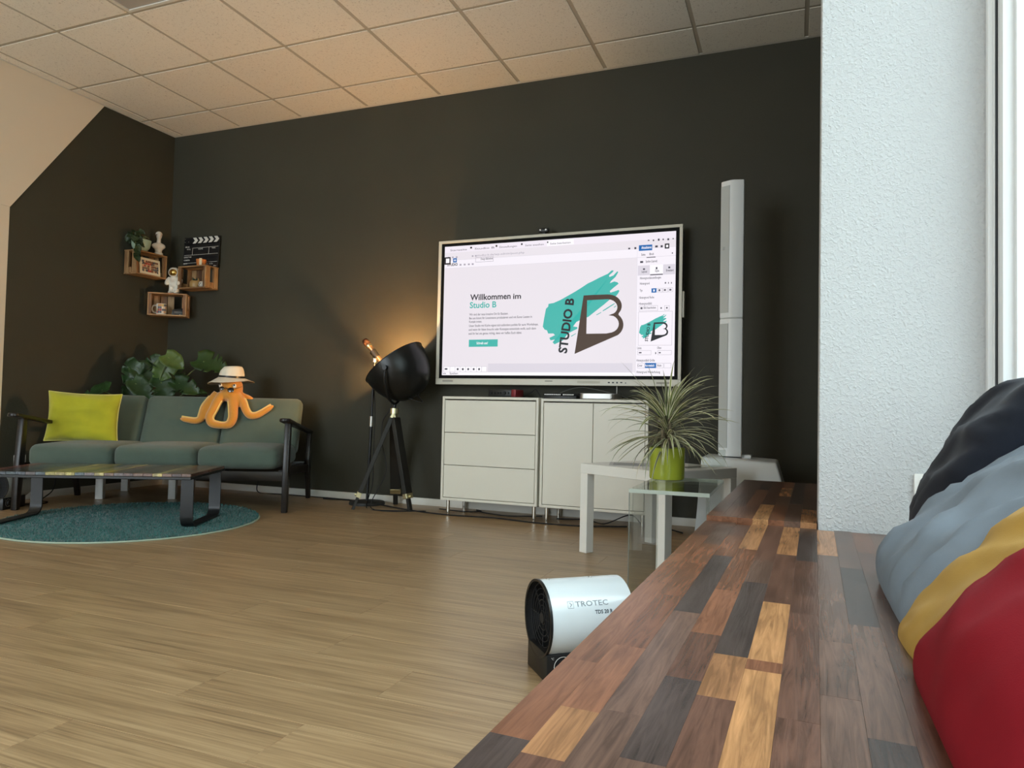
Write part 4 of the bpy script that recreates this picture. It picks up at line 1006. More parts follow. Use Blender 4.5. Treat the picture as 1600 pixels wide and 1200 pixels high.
MB().cyl(bulbc-OD*.03, rimc-OD*(DEP-.005), .018, 14).build('bulb_socket', M['black'], lamp, smooth=True)
ax_ = OD.cross(Vector((0, 0, 1))).normalized()
if ax_.x < 0: ax_ = -ax_
mid = rimc-OD*.06; pv = hub+Vector((0, 0, .045))
for s in (-1, 1):
    e = mid+ax_*s*(RAD+.012); k_ = e+Vector((0, 0, -.16)); 
    MB().tube(bez([e+Vector((0, 0, .01)), e+Vector((0, 0, -.08)), pv+ax_*s*.115+Vector((0, 0, .045)), pv], 8), .0085, 8).build('yoke_arm', M['black'], lamp, smooth=True)
    MB().cyl(e-ax_*s*.014, e+ax_*s*.012, .016, 14).build('yoke_knob', M['black'], lamp, smooth=True)
MB().tube(bez([rimc-OD*(DEP-.01), rimc-OD*(DEP+.03)+Vector((.02, 0, -.03)), pv+Vector((.03, -.02, .06)), hub+Vector((-.03, -.02, 0)), hub+Vector((-.075, -.03, -.08)), hub+Vector((-.075, -.03, -.22)), hub+Vector((-.03, -.04, -.42)), Vector((-.07, -.10, .05)), Vector((-.02, -.14, .0045)), Vector((.12, -.14, .0045)), Vector((.30, -.02, .0045))], 8), .0033, 6).build('lamp_flex', M['blackmatt'], lamp, smooth=True)
ld = bpy.data.lights.new('lamp_bulb_light', 'POINT'); ld.energy = 42; ld.color = (1, .61, .28); ld.shadow_soft_size = .03
lo = bpy.data.objects.new('lamp_bulb_light', ld); COL.objects.link(lo); lo.parent = lamp; lo.location = bulbc+OD*.045

# ------------------------------------------------------------------ microphone on its stand
MP = Vector((2.172, -.165, 0)); ms = empty('microphone_stand', MP); T(ms, 'slim black microphone stand with a round base behind the tripod lamp', 'stand')
MB().lathe([(.0001, 0), (.128, 0), (.130, .006), (.126, .020), (.03, .026), (.0001, .026)], 40).build('base', mat('grey_black_cast_iron', (.028, .028, .026), .55), ms, smooth=True, ang=40)
tilt = Vector((.030, 0, 1.0))
MB().cyl((0, 0, .026), (.018, 0, .58), .0105, 14).build('lower_tube', M['black'], ms, smooth=True)
MB().cyl((.0175, 0, .565), (.0195, 0, .64), .0145, 14).build('clutch', M['steel'], ms, smooth=True)
MB().cyl((.019, 0, .62), (.030, 0, 1.045), .008, 12).build('upper_tube', M['black'], ms, smooth=True)
MB().cyl((.030, 0, 1.035), (.0305, 0, 1.065), .014, 12).build('thread_collar', M['steel'], ms, smooth=True)
md = Vector((-.60, -.10, .70)).normalized(); mcen = Vector((.035, -.002, 1.098))
clip_c = mcen-md*.0
MB().tube([Vector((.0305, 0, 1.062)), clip_c-Vector((0, 0, .018))], .009, 10).tube([clip_c-md*.03-Vector((0, 0, .004)), clip_c+md*.03-Vector((0, 0, .004))], [.0245, .0265], 16).build('mic_clip', M['black'], ms, smooth=True)
mic = empty('microphone', MP+mcen); T(mic, 'copper handheld microphone with lamp glow put in its colour, clipped slanting to the stand', 'microphone')
M['lamplit'] = mat('lamp_tinted_lacquer', (.62, .36, .18), .3, metal=.9)  # warm lamp glow put into the colour of handle and grille
B = frame_z(md).to_4x4()
MB().lathe([(.0001, -.125), (.012, -.125), (.013, -.12), (.0165, .02), (.0175, .065), (.0001, .065)], 20, M=B).build('handle', M['lamplit'], mic, smooth=True)
MB().lathe([(.0001, .064), (.0225, .066), (.0235, .074), (.0225, .082), (.0001, .083)], 20, M=B).build('collar_ring', M['brass'], mic, smooth=True)
MB().lathe([(.0001, .082), (.022, .083), (.0255, .098), (.0255, .118), (.018, .134), (.0001, .137)], 20, M=B).build('grille', mat('lamp_tinted_dark_mesh', (.10, .05, .03), .5, metal=.7, bump=.8, bs=400), mic, smooth=True)
cable('black microphone lead running down the stand to the floor', [MP+Vector((.055, .012, 1.0)), MP+Vector((.012, .016, .96)), MP+Vector((.036, .016, .7)), MP+Vector((.034, .016, .4)), MP+Vector((.030, .018, .15)), MP+Vector((.10, -.16, .0045)), MP+Vector((.25, -.24, .0045)), MP+Vector((.55, -.12, .0045))], .0033)

# ------------------------------------------------------------------ white side table, glass table, potted dracaena
M['lack'] = mat('white_foil_table', (.82, .81, .76), .32)
TA = R(-30); tb = empty('side_table', (4.42, -1.0, 0), TA)
T(tb, 'white square side table with block legs in front of the two-door sideboard', 'table')
MB().box((-.275, -.275, .40), (.275, .275, .45)).build('top', M['lack'], tb, bevel=.002, seg=1)
for sx in (-1, 1):
    for sy in (-1, 1): MB().cbox((sx*.2495, sy*.2495, .20), (.05, .05, .40)).build('leg', M['lack'], tb, bevel=.0015, seg=1)
pp = empty('paper_sheet', (4.33, -1.02, .4505), R(12)); T(pp, 'grey printed sheet lying on the white side table', 'paper')
MB().box((-.15, -.105, 0), (.15, .105, .0012)).build('sheet', mat('white_paper', (.66, .66, .64), .8), pp)
for k in range(5): MB().box((-.13, -.08+.036*k, .0012), (-.13+(.25, .16, .22, .12, .2)[k], -.062+.036*k, .0016)).build('print_block', mat('grey_print', (.32, .33, .34), .8), pp)
# clear acrylic sign holder
ah = empty('acrylic_holder', (4.655, -.97, .4505), R(60)); T(ah, 'clear acrylic panel lying at the right of the white side table', 'holder')
MB().box((-.15, -.006, 0), (.15, -.003, .085)).build('front_sheet', M['acryl'], ah); MB().box((-.15, -.003, 0), (.15, .06, .003)).build('foot', M['acryl'], ah)
gt = empty('glass_table', (4.655, -1.865, 0)); T(gt, 'clear glass bridge-shaped side table carrying the green plant pot', 'table')
gx, gy = .138, .265
MB().box((-gx, -gy, .438), (gx, gy, .450)).build('top', M['acryl'], gt)
for s in (-1, 1): MB().box((s*gx-(.012 if s > 0 else 0), -gy, 0), (s*gx+(.012 if s < 0 else 0), gy, .4375)).build('side_panel', M['acryl'], gt)
for s in (-1, 1): MB().box((-gx, s*gy-.0008, .4372), (gx, s*gy+.0008, .4508)).build('polished_edge', M['glassedge'], gt)
for s in (-1, 1):
    for e in (-1, 1): MB().box((s*gx-(.003 if s > 0 else 0), e*gy-.0006, 0), (s*gx+(.003 if s < 0 else 0), e*gy+.0006, .437)).build('polished_edge', mat('faint_glass_edge', (.16, .17, .15), .12), gt) if e < 0 else None
dr = empty('dracaena_plant', (4.577, -1.69, .4502)); T(dr, 'spiky variegated dracaena in a lime green round pot on the glass table', 'plant')
MB().lathe([(.062, 0), (.068, .002), (.0705, .010), (.0715, .124), (.0715, .128), (.067, .128), (.066, .11), (.0001, .108)], 48).build('pot', mat('lime_green_ceramic', (.33, .38, .035), .22, coat=.3), dr, smooth=True, ang=40)
MB().lathe([(.066, .105), (.064, .112), (.0001, .116)], 24).build('soil', mat('brown_soil', (.045, .03, .02), .95, bump=.6, bs=120), dr, smooth=True)
for k in range(4):
    a = k*1.7; MB().tube([(.018*math.cos(a), .018*math.sin(a), .112), (.022*math.cos(a+.4), .022*math.sin(a+.4), .19), (.012*math.cos(a+.5), .012*math.sin(a+.5), .26)], [.008, .007, .006], 8).build('stem', mat('ringed_stem', (.15, .12, .07), .8, var=.4, vs=60), dr, smooth=True)
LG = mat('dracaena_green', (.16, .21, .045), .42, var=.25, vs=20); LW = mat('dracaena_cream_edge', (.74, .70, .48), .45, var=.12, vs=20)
LD = mat('dracaena_shaded_green', (.060, .085, .030), .42, var=.25, vs=20); LW2 = mat('dracaena_shaded_edge', (.42, .42, .26), .45, var=.12, vs=20)
def dleaf(org, az, el, L, w0, droop, mats, twist):
    n_ = 9; p = Vector(org); e = el; v = []; f = []; mi = []
    for i in range(n_+1):
        t = i/n_; d = Vector((math.cos(az)*math.cos(e), math.sin(az)*math.cos(e), math.sin(e))); side = Vector((-math.sin(az), math.cos(az), 0)); up = side.cross(d)*-1
        ang = twist*t; sd = side*math.cos(ang)+up*math.sin(ang); nr = sd.cross(d)
        w_ = w0*(.55+1.3*t if t < .3 else .94*(1-(t-.3)/.7)**.75)+.0004
        for c, h in ((-1, .25), (-.45, 0), (.45, 0), (1, .25)): v.append(p+sd*c*w_/2-nr*h*w_*.5)
        p = p+d*L/n_; e -= droop/n_*(.4+1.2*t)
    for i in range(n_):
        for j in range(3): f.append((i*4+j, i*4+j+1, i*4+5+j, i*4+4+j)); mi.append(1 if j == 1 else 0)
    return v, f, mi
rn = random.Random(21)
camd = math.atan2(CAMP.y+1.69, CAMP.x-4.577)
specs = []
for k in range(140):
    z = rn.uniform(.15, .27); lev = (z-.15)/.12
    el = R(-25+95*lev**.8+rn.uniform(-14, 14)); specs.append((z, rn.uniform(0, 2*math.pi), min(el, R(86)), rn.uniform(.155, .265)*(1.12-.25*abs(lev-.5)), rn.uniform(.5, 1.7)))
imr = math.atan2(_r2.y, _r2.x)
# long leaves whose tips stand out in the photograph: direction in the picture plane, rise, length, droop
for s, el, L, dp in ((180, 38, .40, 1.9), (180, 30, .38, 2.2), (184, 18, .36, 1.7), (168, 60, .42, .35), (8, 66, .40, .5), (0, 40, .34, 1.2), (-4, 26, .36, .8), (4, 20, .33, .3), (190, 0, .34, 1.0), (200, -14, .33, .7), (-14, -22, .34, .6), (-24, -34, .33, .4), (172, -25, .33, .6), (160, 76, .36, .2), (20, 80, .33, .2)):
    specs.append((.23 if el > 10 else .19, imr+R(s), R(el), L*.74, dp))
for k, (z, az, el, L, dp) in enumerate(specs):
    left = math.cos(az-imr) < -.15  # leaves turned from the window get darker copies, shade put in the colour
    v, f, mi = dleaf((.012*math.cos(az), .012*math.sin(az), z), az, el, L, rn.uniform(.010, .0155), dp, None, rn.uniform(-.9, .9))
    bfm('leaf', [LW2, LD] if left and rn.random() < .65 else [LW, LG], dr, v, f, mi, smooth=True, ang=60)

# ------------------------------------------------------------------ column loudspeaker
M['pa'] = mat('white_speaker_paint', (.82, .84, .84), .38)
M['pag'] = mat('white_speaker_grille', (.60, .62, .60), .55, bump=.5, bs=700)
SY = -.60
pa = empty('column_speaker', (4.735, SY+.05, 0)); T(pa, 'tall white column loudspeaker on a slanted subwoofer near the dark wall', 'speaker'); pl = pa.location
def hexcol(name, z0, z1, m, sc=1.0):
    pts = [(-.062, -.03), (-.010, -.058), (.010, -.058), (.062, -.045), (.058, .05), (-.052, .055)]
    return MB().prism([(x*sc, y*sc) for x, y in pts], z0, z1).build(name, m, pa, bevel=.006, smooth=True, ang=40)
zt_ = atY((1145, 281), SY).z; zj = atY((1140, 497), SY).z; zb = .483
hexcol('upper_column', zj+.002, zt_, M['pa']); hexcol('lower_column', zb+.004, zj-.002, M['pa']); hexcol('joint', zj-.003, zj+.003, M['pag'], .985)
# perforated strip on the side that faces the room
for a, b in ((zj+.03, zt_-.03), (zb+.05, zj-.03)):
    MB().add([(-.060, -.0315, a), (-.0135, -.0565, a), (-.0135, -.0565, b), (-.060, -.0315, b), (-.0615, -.0335, a), (-.015, -.0585, a), (-.015, -.0585, b), (-.0615, -.0335, b)], [(0, 1, 2, 3), (7, 6, 5, 4), (0, 4, 5, 1), (1, 5, 6, 2), (2, 6, 7, 3), (3, 7, 4, 0)]).build('grille', M['pag'], pa)
MB().cbox((-.042, -.0445, atY((1134, 388), SY).z), (.012, .004, .016)).build('badge', mat('grey_badge', (.4, .4, .38), .5), pa)
xl, xr_ = 4.60-pl.x, 5.012-pl.x
MB().add([(xl-.03, -.20, .0), (xr_+.10, -.20, .0), (xr_+.10, .20, .0), (xl-.03, .20, .0), (xl, -.17, zb+.004), (xr_-.035, -.165, zb-.012), (xr_-.035, .17, zb-.012), (xl, .17, zb+.004)], [(3, 2, 1, 0), (4, 5, 6, 7), (0, 1, 5, 4), (1, 2, 6, 5), (2, 3, 7, 6), (3, 0, 4, 7)]).build('subwoofer', M['pa'], pa, bevel=.012, seg=3)
MB().cbox((.085, .02, zb+.004), (.05, .06, .020)).build('socket_cover', M['pa'], pa, bevel=.005)
MB().add([(xl-.028, -.196, .04), (xl+.16, -.2005, .04), (xl+.16, -.175, .44), (xl+.006, -.172, .44), (xl-.030, -.199, .04), (xl+.16, -.2035, .04), (xl+.16, -.178, .44), (xl+.004, -.175, .44)], [(0, 1, 2, 3), (7, 6, 5, 4), (0, 4, 5, 1), (1, 5, 6, 2), (2, 6, 7, 3), (3, 7, 4, 0)]).build('bass_grille', M['pag'], pa)

# ------------------------------------------------------------------ electric fan heaters
M['hsteel'] = mat('white_steel_drum', (.74, .80, .82), .22, coat=.4)
def heater(loc, rz, label):
    h = empty('fan_heater', loc, rz); T(h, label, 'heater', 'drum fan heaters on the floor')
    # local: drum axis along +x, open black end at x=0; the control side faces -y
    L, r_, zc = .245, .103, .152; B = Matrix.Translation((0, 0, zc)) @ Matrix.Rotation(R(90), 4, 'Y')
    MB().lathe([(r_-.004, .0), (r_, 0), (r_, L), (r_-.004, L), (r_-.004, .0)], 56, M=B, cap=False).build('drum', M['hsteel'], h, smooth=True, ang=40)
    MB().lathe([(r_-.005, .0), (r_+.0015, -.001), (r_+.0015, .006), (r_-.005, .008), (r_-.005, 0)], 56, M=B, cap=False).build('front_ring', M['black'], h, smooth=True, ang=40)
    MB().lathe([(.0001, .06), (r_-.0048, .06), (r_-.0048, .001)], 40, M=B, cap=False).build('inner_duct', M['blackmatt'], h, smooth=True, ang=40)
    for k in range(6):
        rr = .018+k*.015; MB().tube([(.016, rr*math.cos(a), zc+rr*math.sin(a)) for a in [2*math.pi*q/28 for q in range(29)]], .0013, 5).build('grille_ring', M['blackmatt'], h, smooth=True)
    for k in range(4):
        a = math.pi*k/4; MB().cyl((.0175, -.098*math.cos(a), zc-.098*math.sin(a)), (.0175, .098*math.cos(a), zc+.098*math.sin(a)), .0016, 6).build('grille_spoke', M['blackmatt'], h)
    MB().cyl((.012, 0, zc), (.020, 0, zc), .015, 16).build('grille_hub', M['blackmatt'], h, smooth=True)
    MB().lathe([(.0001, L-.004), (r_-.005, L-.004), (r_-.005, L-.010)], 40, M=B).build('rear_grille', M['blackmatt'], h, smooth=True, ang=40)
    MB().add([(.0, -.075, .0), (.215, -.075, 0), (.215, .075, 0), (0, .075, 0), (.0, -.075, .075), (.215, -.075, .075), (.215, .075, .075), (0, .075, .075)], [(3, 2, 1, 0), (4, 5, 6, 7), (0, 1, 5, 4), (1, 2, 6, 5), (2, 3, 7, 6), (3, 0, 4, 7)]).build('control_box', M['black'], h, bevel=.004)
    kn = MB().cyl((.046, -.075, .043), (.046, -.090, .043), .018, 20).build('thermostat_knob', M['black'], h, smooth=True)
    MB().lathe([(.024, 0), (.0255, .001), (.0255, .0015), (.024, .0015), (.024, 0)], 32, M=Matrix.Translation((.046, -.0755, .043)) @ Matrix.Rotation(R(90), 4, 'X'), cap=False).build('dial_mark', M['white'], kn)
    for x in (.028, .155): MB().sphere((x, 0, zc+r_), (.0045, .0045, .004), 10).build('screw', M['steel'], h, smooth=True)
    # lettering wrapped on the drum, read from the control side
    def wrap(s, x0, x1, ang0, hgt, m, nm, bold=0.0):
        v, f = textmesh(s, bold, 2); xn = min(p.x for p in v); xm = max(p.x for p in v); sc = (x1-x0)/(xm-xn); V = []
        for p in v:
            a = ang0+p.y*hgt/r_; V.append((x0+(p.x-xn)*sc, -(r_+.0006)*math.cos(a), zc+(r_+.0006)*math.sin(a)))
        bfm(nm, m, h, V, f)
    gp = mat('grey_drum_print', (.25, .28, .30), .5); dp_ = mat('dark_drum_print', (.015, .03, .05), .5)
    wrap('TROTEC', .074, .170, R(29), .020, gp, 'lettering', .01)
    wrap('TDS 20 R', .128, .180, R(17), .0140, dp_, 'lettering', .02)
    a0_ = R(27); V = []; F = []
    def q4(x0, a0, x1, a1):
        n0 = len(V)
        for x, a in ((x0, a0), (x1, a0), (x1, a1), (x0, a1)): V.append((x, -(r_+.0006)*math.cos(a), zc+(r_+.0006)*math.sin(a)))
        F.append((n0, n0+1, n0+2, n0+3))
    q4(.052, R(27), .069, R(27.6)); q4(.052, R(37), .069, R(37.6)); q4(.052, R(27), .0528, R(37.6)); q4(.0682, R(27), .069, R(37.6))
    for dx, s_ in ((0, 1), (0, -1)):
        n0 = len(V)
        for x, a in ((.057, R(32.3+s_*3.2)), (.0595, R(32.3+s_*3.2)), (.065, R(32.3)), (.0622, R(32.3))): V.append((x, -(r_+.0006)*math.cos(a), zc+(r_+.0006)*math.sin(a)))
        F.append((n0, n0+1, n0+2, n0+3))
    bfm('drum_logo', gp, h, V, F)
    v, f = textmesh('°C', .01, 2); bfm('lettering', M['white'], h, [(.012+p.x*.008, -.0758, .062+p.y*.008) for p in v], f)
    return h
ha = math.atan2(.64, .77)
heater((4.405, -2.765, 0), ha, 'white and black drum fan heater on the floor beside the window bench')
heater((.300, -1.60, 0), R(112), 'drum fan heater with black grille under the left end of the coffee table')

# ------------------------------------------------------------------ wooden crates on the corner walls
M['crate'] = wood_mat('flamed_crate_wood', (.16, .075, .028), (.33, .18, .075), (.46, .29, .135), .6, 3.5, 38, kn=1.4)
M['crated'] = wood_mat('dark_crate_wood', (.10, .045, .02), (.19, .095, .04), (.28, .155, .07), .6, 3.5, 38, kn=1.4)
def crate(loc, rz, w_, d_, h_, label, shelf=True):
    c = empty('wooden_crate', loc, rz); T(c, label, 'crate', 'wooden crates on the corner wall'); t = .010
    # local: back at y=0, open front at y=-d
    def board(a, b, m, nm='slat'):
        L = [b[i]-a[i] for i in range(3)]; k = L.index(max(L)); ob = MB()
        if k == 0: ob.box((0, 0, 0), tuple(L)); o = ob.build(nm, m, c, bevel=.0012, seg=1); o.location = a
        elif k == 2:
            ob.box((0, 0, 0), (L[2], L[1], L[0])); o = ob.build(nm, m, c, bevel=.0012, seg=1); o.location = (a[0], a[1], b[2]); o.rotation_euler = (0, R(90), 0)
        else:
            ob.box((0, 0, 0), (L[1], L[0], L[2])); o = ob.build(nm, m, c, bevel=.0012, seg=1); o.location = (b[0], a[1], a[2]); o.rotation_euler = (0, 0, R(90))
    hw_ = w_/2
    for k in range(2):                       # top and bottom boards
        y0 = -d_+k*(d_/2)+.003*k; y1 = y0+d_/2-.006
        board((-hw_, y0, 0), (hw_, y1, t), M['crate']); board((-hw_, y0, h_-t), (hw_, y1, h_), M['crate'])
    for s in (-1, 1):                        # ends: upright boards with a gap as handle
        x0, x1 = (s*hw_-t, s*hw_) if s > 0 else (-hw_, -hw_+t)
        x0 += -.0003*s; x1 += -.0003*s
        board((x0, -d_+.001, t+.0005), (x1, -d_+.052, h_-t-.0005), M['crate']); board((x0, -.050, t+.0005), (x1, -.006, h_-t-.0005), M['crate'])
        board((x0, -d_+.056, t+.0005), (x1, -.054, t+.045), M['crate'])
    nb_ = 5; bw_ = (w_-2*t)/nb_
    for k in range(nb_):
        if k == 3: continue
        board((-hw_+t+k*bw_+.002, -.008, t+.001), (-hw_+t+(k+1)*bw_-.003, -.001, h_-t-.001), M['crate'] if k % 2 == 0 else M['crated'], 'back_slat')
    for s in (-1, 1):
        x0 = s*(hw_-t-.010)-.009
        board((x0, -d_+.004, t+.001), (x0+.018, -d_+.018, h_-t-.001), M['crated'], 'corner_batten')
    return c
crL = crate((.0015, -.3125, 1.737), R(90), .300, .142, .197, 'upper left wooden crate on the wall, holding the framed picture')
crR = crate((.400, -.0015, 1.656), 0, .300, .147, .190, 'right wooden crate on the wall, below the clapperboard')
th = R(35); bc = Vector((.30*math.cos(th)/2+.004, -.30*math.sin(th)/2-.004, 0))
crD = crate((bc.x+.001, bc.y-.002, 1.425), th, .300, .147, .190, 'lowest wooden crate set across the corner, holding the mug')

# picture in the left crate
MX = Matrix.Translation((.128, -.315, 1.8275)) @ Matrix.Rotation(R(90), 4, 'Z') @ Matrix.Rotation(R(-6), 4, 'X')
pic = empty('framed_picture', (.128, -.315, 1.8275)); T(pic, 'small cream-framed colourful print leaning in the upper left crate', 'picture'); pic.matrix_world = Matrix.Translation((.118, -.312, 1.8175)) @ Matrix.Rotation(R(90), 4, 'Z') @ Matrix.Rotation(R(-5), 4, 'X')
MB().cbox((0, 0, 0), (.200, .008, .132)).build('mount', mat('cream_card', (.74, .68, .52), .7), pic, bevel=.001, seg=1)
rn = random.Random(9); cols = {'brown': (.20, .09, .05), 'red': (.42, .06, .04), 'peach': (.66, .40, .24), 'slate': (.07, .08, .10), 'sand': (.55, .42, .26)}
cm_ = {k: mat('print_'+k, v_, .6) for k, v_ in cols.items()}
for i in range(9):
    for j in range(5):
        k = rn.choice(list(cols)) if i < 6 else rn.choice(['slate', 'slate', 'brown', 'sand']); x = -.078+.0176*i; z = -.046+.0186*j; dx = rn.uniform(-.003, .003)
        MB().prism([(x+dx, z), (x+.017, z+rn.uniform(-.004, .004)), (x+.0165-dx, z+.018), (x+rn.uniform(-.002, .004), z+.0175)], -.0046-.0001*((i+j) % 2), -.0038, ax=1).build('print_patch', cm_[k], pic)

# things on the left crate
zt1 = 1.9345
pb = empty('potted_ivy', (.079, -.372, zt1)); T(pb, 'trailing dark green plant in a mint bowl on the upper left crate', 'plant')
MB().lathe([(.030, 0), (.045, .004), (.066, .035), (.075, .075), (.076, .092), (.071, .092), (.068, .075), (.0001, .070)], 32).build('bowl', mat('mint_ceramic', (.36, .47, .36), .3), pb, smooth=True, ang=50)
MB().lathe([(.068, .068), (.0001, .076)], 20).build('soil', mat('dark_soil', (.03, .02, .015), .95), pb)
rn = random.Random(14); IV = mat('dark_trailing_leaf', (.020, .042, .014), .45, var=.4, vs=15); il = pb.location
for k in range(34):
    a = R(rn.uniform(130, 310)); r_ = rn.uniform(.03, .10); z = rn.uniform(.085, .165)-.4*max(0, r_-.06)
    if k < 12: a = -R(90)+rn.uniform(-.6, .6); r_ = rn.uniform(.06, .11); z = rn.uniform(-.09, .11) if k < 7 else rn.uniform(.0, .15)
    x, y_ = r_*math.cos(a), r_*math.sin(a)
    if k < 12: x = abs(x)*.5+.05
    x = max(-.055, x)
    if z < .01 and y_ > -.085: y_ = -.098; 
    v, f = mleaf(rn.uniform(.045, .065), rn.uniform(.040, .055), 0, seed=k)
    nrm = Vector((.7, -.6, rn.uniform(0, .8))).normalized(); axd = Vector((rn.uniform(-.2, .5), rn.uniform(-.6, .6), rn.uniform(-1, .1))).normalized(); xx = axd.cross(nrm).normalized(); zz_ = xx.cross(axd)
    mw = Matrix(((xx.x, axd.x, zz_.x, x), (xx.y, axd.y, zz_.y, y_), (xx.z, axd.z, zz_.z, z), (0, 0, 0, 1)))
    bfm('leaf', IV, pb, v, f, smooth=True, ang=80, mw=mw)
for k in range(7):
    a = k*.9; MB().tube(bez([(.0, 0, .072), (.03*math.cos(a), .03*math.sin(a), .12), (.06*math.cos(a), .06*math.sin(a), .115)], 5), .002, 5).build('vine', M['stem'], pb, smooth=True)
MB().tube(bez([(.02, -.04, .09), (.05, -.085, .10), (.055, -.10, .04), (.055, -.10, -.08)], 6), .002, 5).build('vine', M['stem'], pb, smooth=True)
bu = empty('bust_statuette', (.085, -.204, zt1), R(60)); T(bu, 'small white bust statuette on the upper left crate beside the plant', 'figurine')
M['plaster'] = mat('white_plaster', (.66, .61, .53), .6)
b_ = MB().cyl((0, 0, 0), (0, 0, .022), .036, 20).cyl((0, 0, .02), (0, 0, .06), .026, 16, r2=.030).sphere((0, 0, .080), (.054, .030, .030), 16).sphere((0, 0, .066), (.040, .028, .022), 14).cyl((0, 0, .085), (0, -.004, .145), .019, 14, r2=.015).sphere((0, -.006, .165), (.022, .027, .033), 16).sphere((0, -.032, .162), (.005, .006, .008), 8)
remesh(b_.build('bust', M['plaster'], bu), .0035, 3)
MB().lathe([(.026, .0), (.0275, .006), (.023, .024), (.010, .034), (.0001, .035)], 24, M=Matrix.Translation((0, .002, .170))).build('cap', mat('white_cap', (.74, .70, .62), .6), bu, smooth=True)
MB().lathe([(.0262, .0), (.0285, .001), (.0282, .006), (.0262, .007), (.0262, 0)], 24, M=Matrix.Translation((0, .002, .1685)), cap=False).build('cap_band', mat('brown_band', (.10, .03, .02), .6), bu, smooth=True)

# clapperboard and candle on the right crate
zt2 = 1.8465
cl = empty('clapperboard', (.372, -.030, zt2), 0); T(cl, 'black and white film clapperboard standing on the right wooden crate', 'clapperboard')
M['slate'] = mat('black_slate_board', (.010, .010, .011), .4); M['chalk'] = mat('white_print', (.70, .68, .62), .6)
cl.rotation_euler = (R(-4), 0, 0)
MB().box((-.195, -.006, .0), (.195, 0, .212)).build('slate', M['slate'], cl, bevel=.002, seg=1)
sk = MB().box((-.195, -.009, .214), (.195, .001, .272)).build('clap_stick', M['slate'], cl, bevel=.002, seg=1)
for k in range(5):
    x = -.100+.058*k; MB().prism([(x, .268), (x+.034, .268), (x+.058, .243), (x+.034, .218), (x, .218), (x+.024, .243)], -.0102, -.009, ax=1).build('chevron', M['chalk'], sk)
for x, z in ((-.185, .26), (-.185, .235), (-.145, .235)): MB().cyl((x, -.009, z), (x, -.0105, z), .004, 8).build('rivet', M['steel'], sk)
def cln(x0, z0, x1, z1): MB().box((x0, -.0066, z0), (x1, -.006, z1)).build('print_line', M['chalk'], cl)
for z in (.178, .118, .048): cln(-.185 if z < .15 else -.10, z, .185, z+.0022)
cln(-.098, .118, -.0955, .178); cln(.082, .118, .0845, .178)
def ctext(s, x, z, h_):
    v, f = textmesh(s, .01, 2); bfm('lettering', M['chalk'], cl, [(x+p.x*h_, -.0064, z+p.y*h_) for p in v], f)
for s, x, z in (('PROD.', -.180, .185), ('ROLL', -.160, .165), ('SCENE', -.035, .163), ('TAKE', .112, .163), ('DIRECTOR', -.185, .096), ('CAMERA', -.185, .070), ('DATE', -.185, .040), ('Day Nite Int Ext', .040, .028), ('Mos', .150, .008)): ctext(s, x, z, .017 if s[0] != 'D' or s == 'DATE' or s == 'DIRECTOR' else .015)
ca = empty('candle', (.452, -.100, zt2), R(38)); T(ca, 'orange candle in a tapered cup on the right crate, before the clapperboard', 'candle')
MB().lathe([(.032, 0), (.034, .002), (.041, .052), (.040, .055), (.0001, .050)], 28).build('cup', mat('orange_wax', (.62, .20, .05), .4), ca, smooth=True, ang=50)
MB().box((-.010, -.0405, .004), (.010, -.0375, .060)).build('cream_label', mat('cream_label', (.72, .60, .38), .5), ca)

# inside the right crate
zi = 1.656+.0105
sc_ = empty('succulent_pot', (.385, -.085, zi)); T(sc_, 'tan pot with a dark succulent inside the right crate', 'plant')
MB().lathe([(.030, 0), (.045, .006), (.050, .03), (.046, .052), (.040, .060), (.036, .058), (.034, .05), (.0001, .048)], 24).build('pot', mat('tan_glaze', (.40, .24, .085), .35), sc_, smooth=True, ang=50)
for s in (-1, 1): MB().lathe([(.014, 0), (.0001, .03)], 12, M=Matrix.Translation((s*.033, -.005, .052))).build('ear', mat('tan_glaze_ear', (.42, .26, .10), .35), sc_, smooth=True)
for k in range(10):
    a = k*.63; MB().tube([(0, 0, .045), (.018*math.cos(a), .018*math.sin(a), .068), (.030*math.cos(a), .030*math.sin(a), .080+.01*(k % 2))], [.004, .005, .0008], 6).build('succulent_leaf', mat('succulent_green', (.020, .040, .022), .5), sc_, smooth=True)
ba = empty('ball_ornament', (.462, -.095, zi)); T(ba, 'little white round ornament with dark spots beside the tan pot', 'ornament')
MB().sphere((0, 0, .0275), .028, 18).build('ball', M['plaster'], ba, smooth=True)
for x, z in ((-.008, .034), (.008, .034), (0, .022)): MB().sphere((x, -.0255, z), (.005, .0035, .005), 8).build('spot', M['black'], ba, smooth=True)

# on and inside the lowest crate
def cr3(x, y_, z): return crD.matrix_basis @ Vector((x, y_, z))
crD_m = Matrix.Translation(crD.location) @ Matrix.Rotation(th, 4, 'Z')
an = empty('astronaut_figurine', crD_m @ Vector((.035, -.075, .1905)), R(18)); T(an, 'white astronaut figurine with a gold visor standing on the lowest crate', 'figurine')
b_ = MB().sphere((0, 0, .185), (.043, .040, .041), 18).sphere((0, 0, .115), (.043, .034, .048), 16).sphere((0, 0, .080), (.040, .032, .03), 14)
for s in (-1, 1):
    b_.tube(bez([(s*.036, 0, .14), (s*.056, -.004, .115), (s*.054, -.022, .090), (s*.040, -.034, .092)], 5), [.017]*16, 10)
    b_.tube([(s*.021, 0, .08), (s*.022, -.002, .045), (s*.023, -.002, .016)], [.022, .021, .022], 12).sphere((s*.023, -.010, .014), (.021, .030, .0135), 12)
b_.cbox((0, .034, .115), (.056, .03, .07))
remesh(b_.build('suit', mat('white_glazed_suit', (.74, .71, .62), .3), an), .0042, 3)
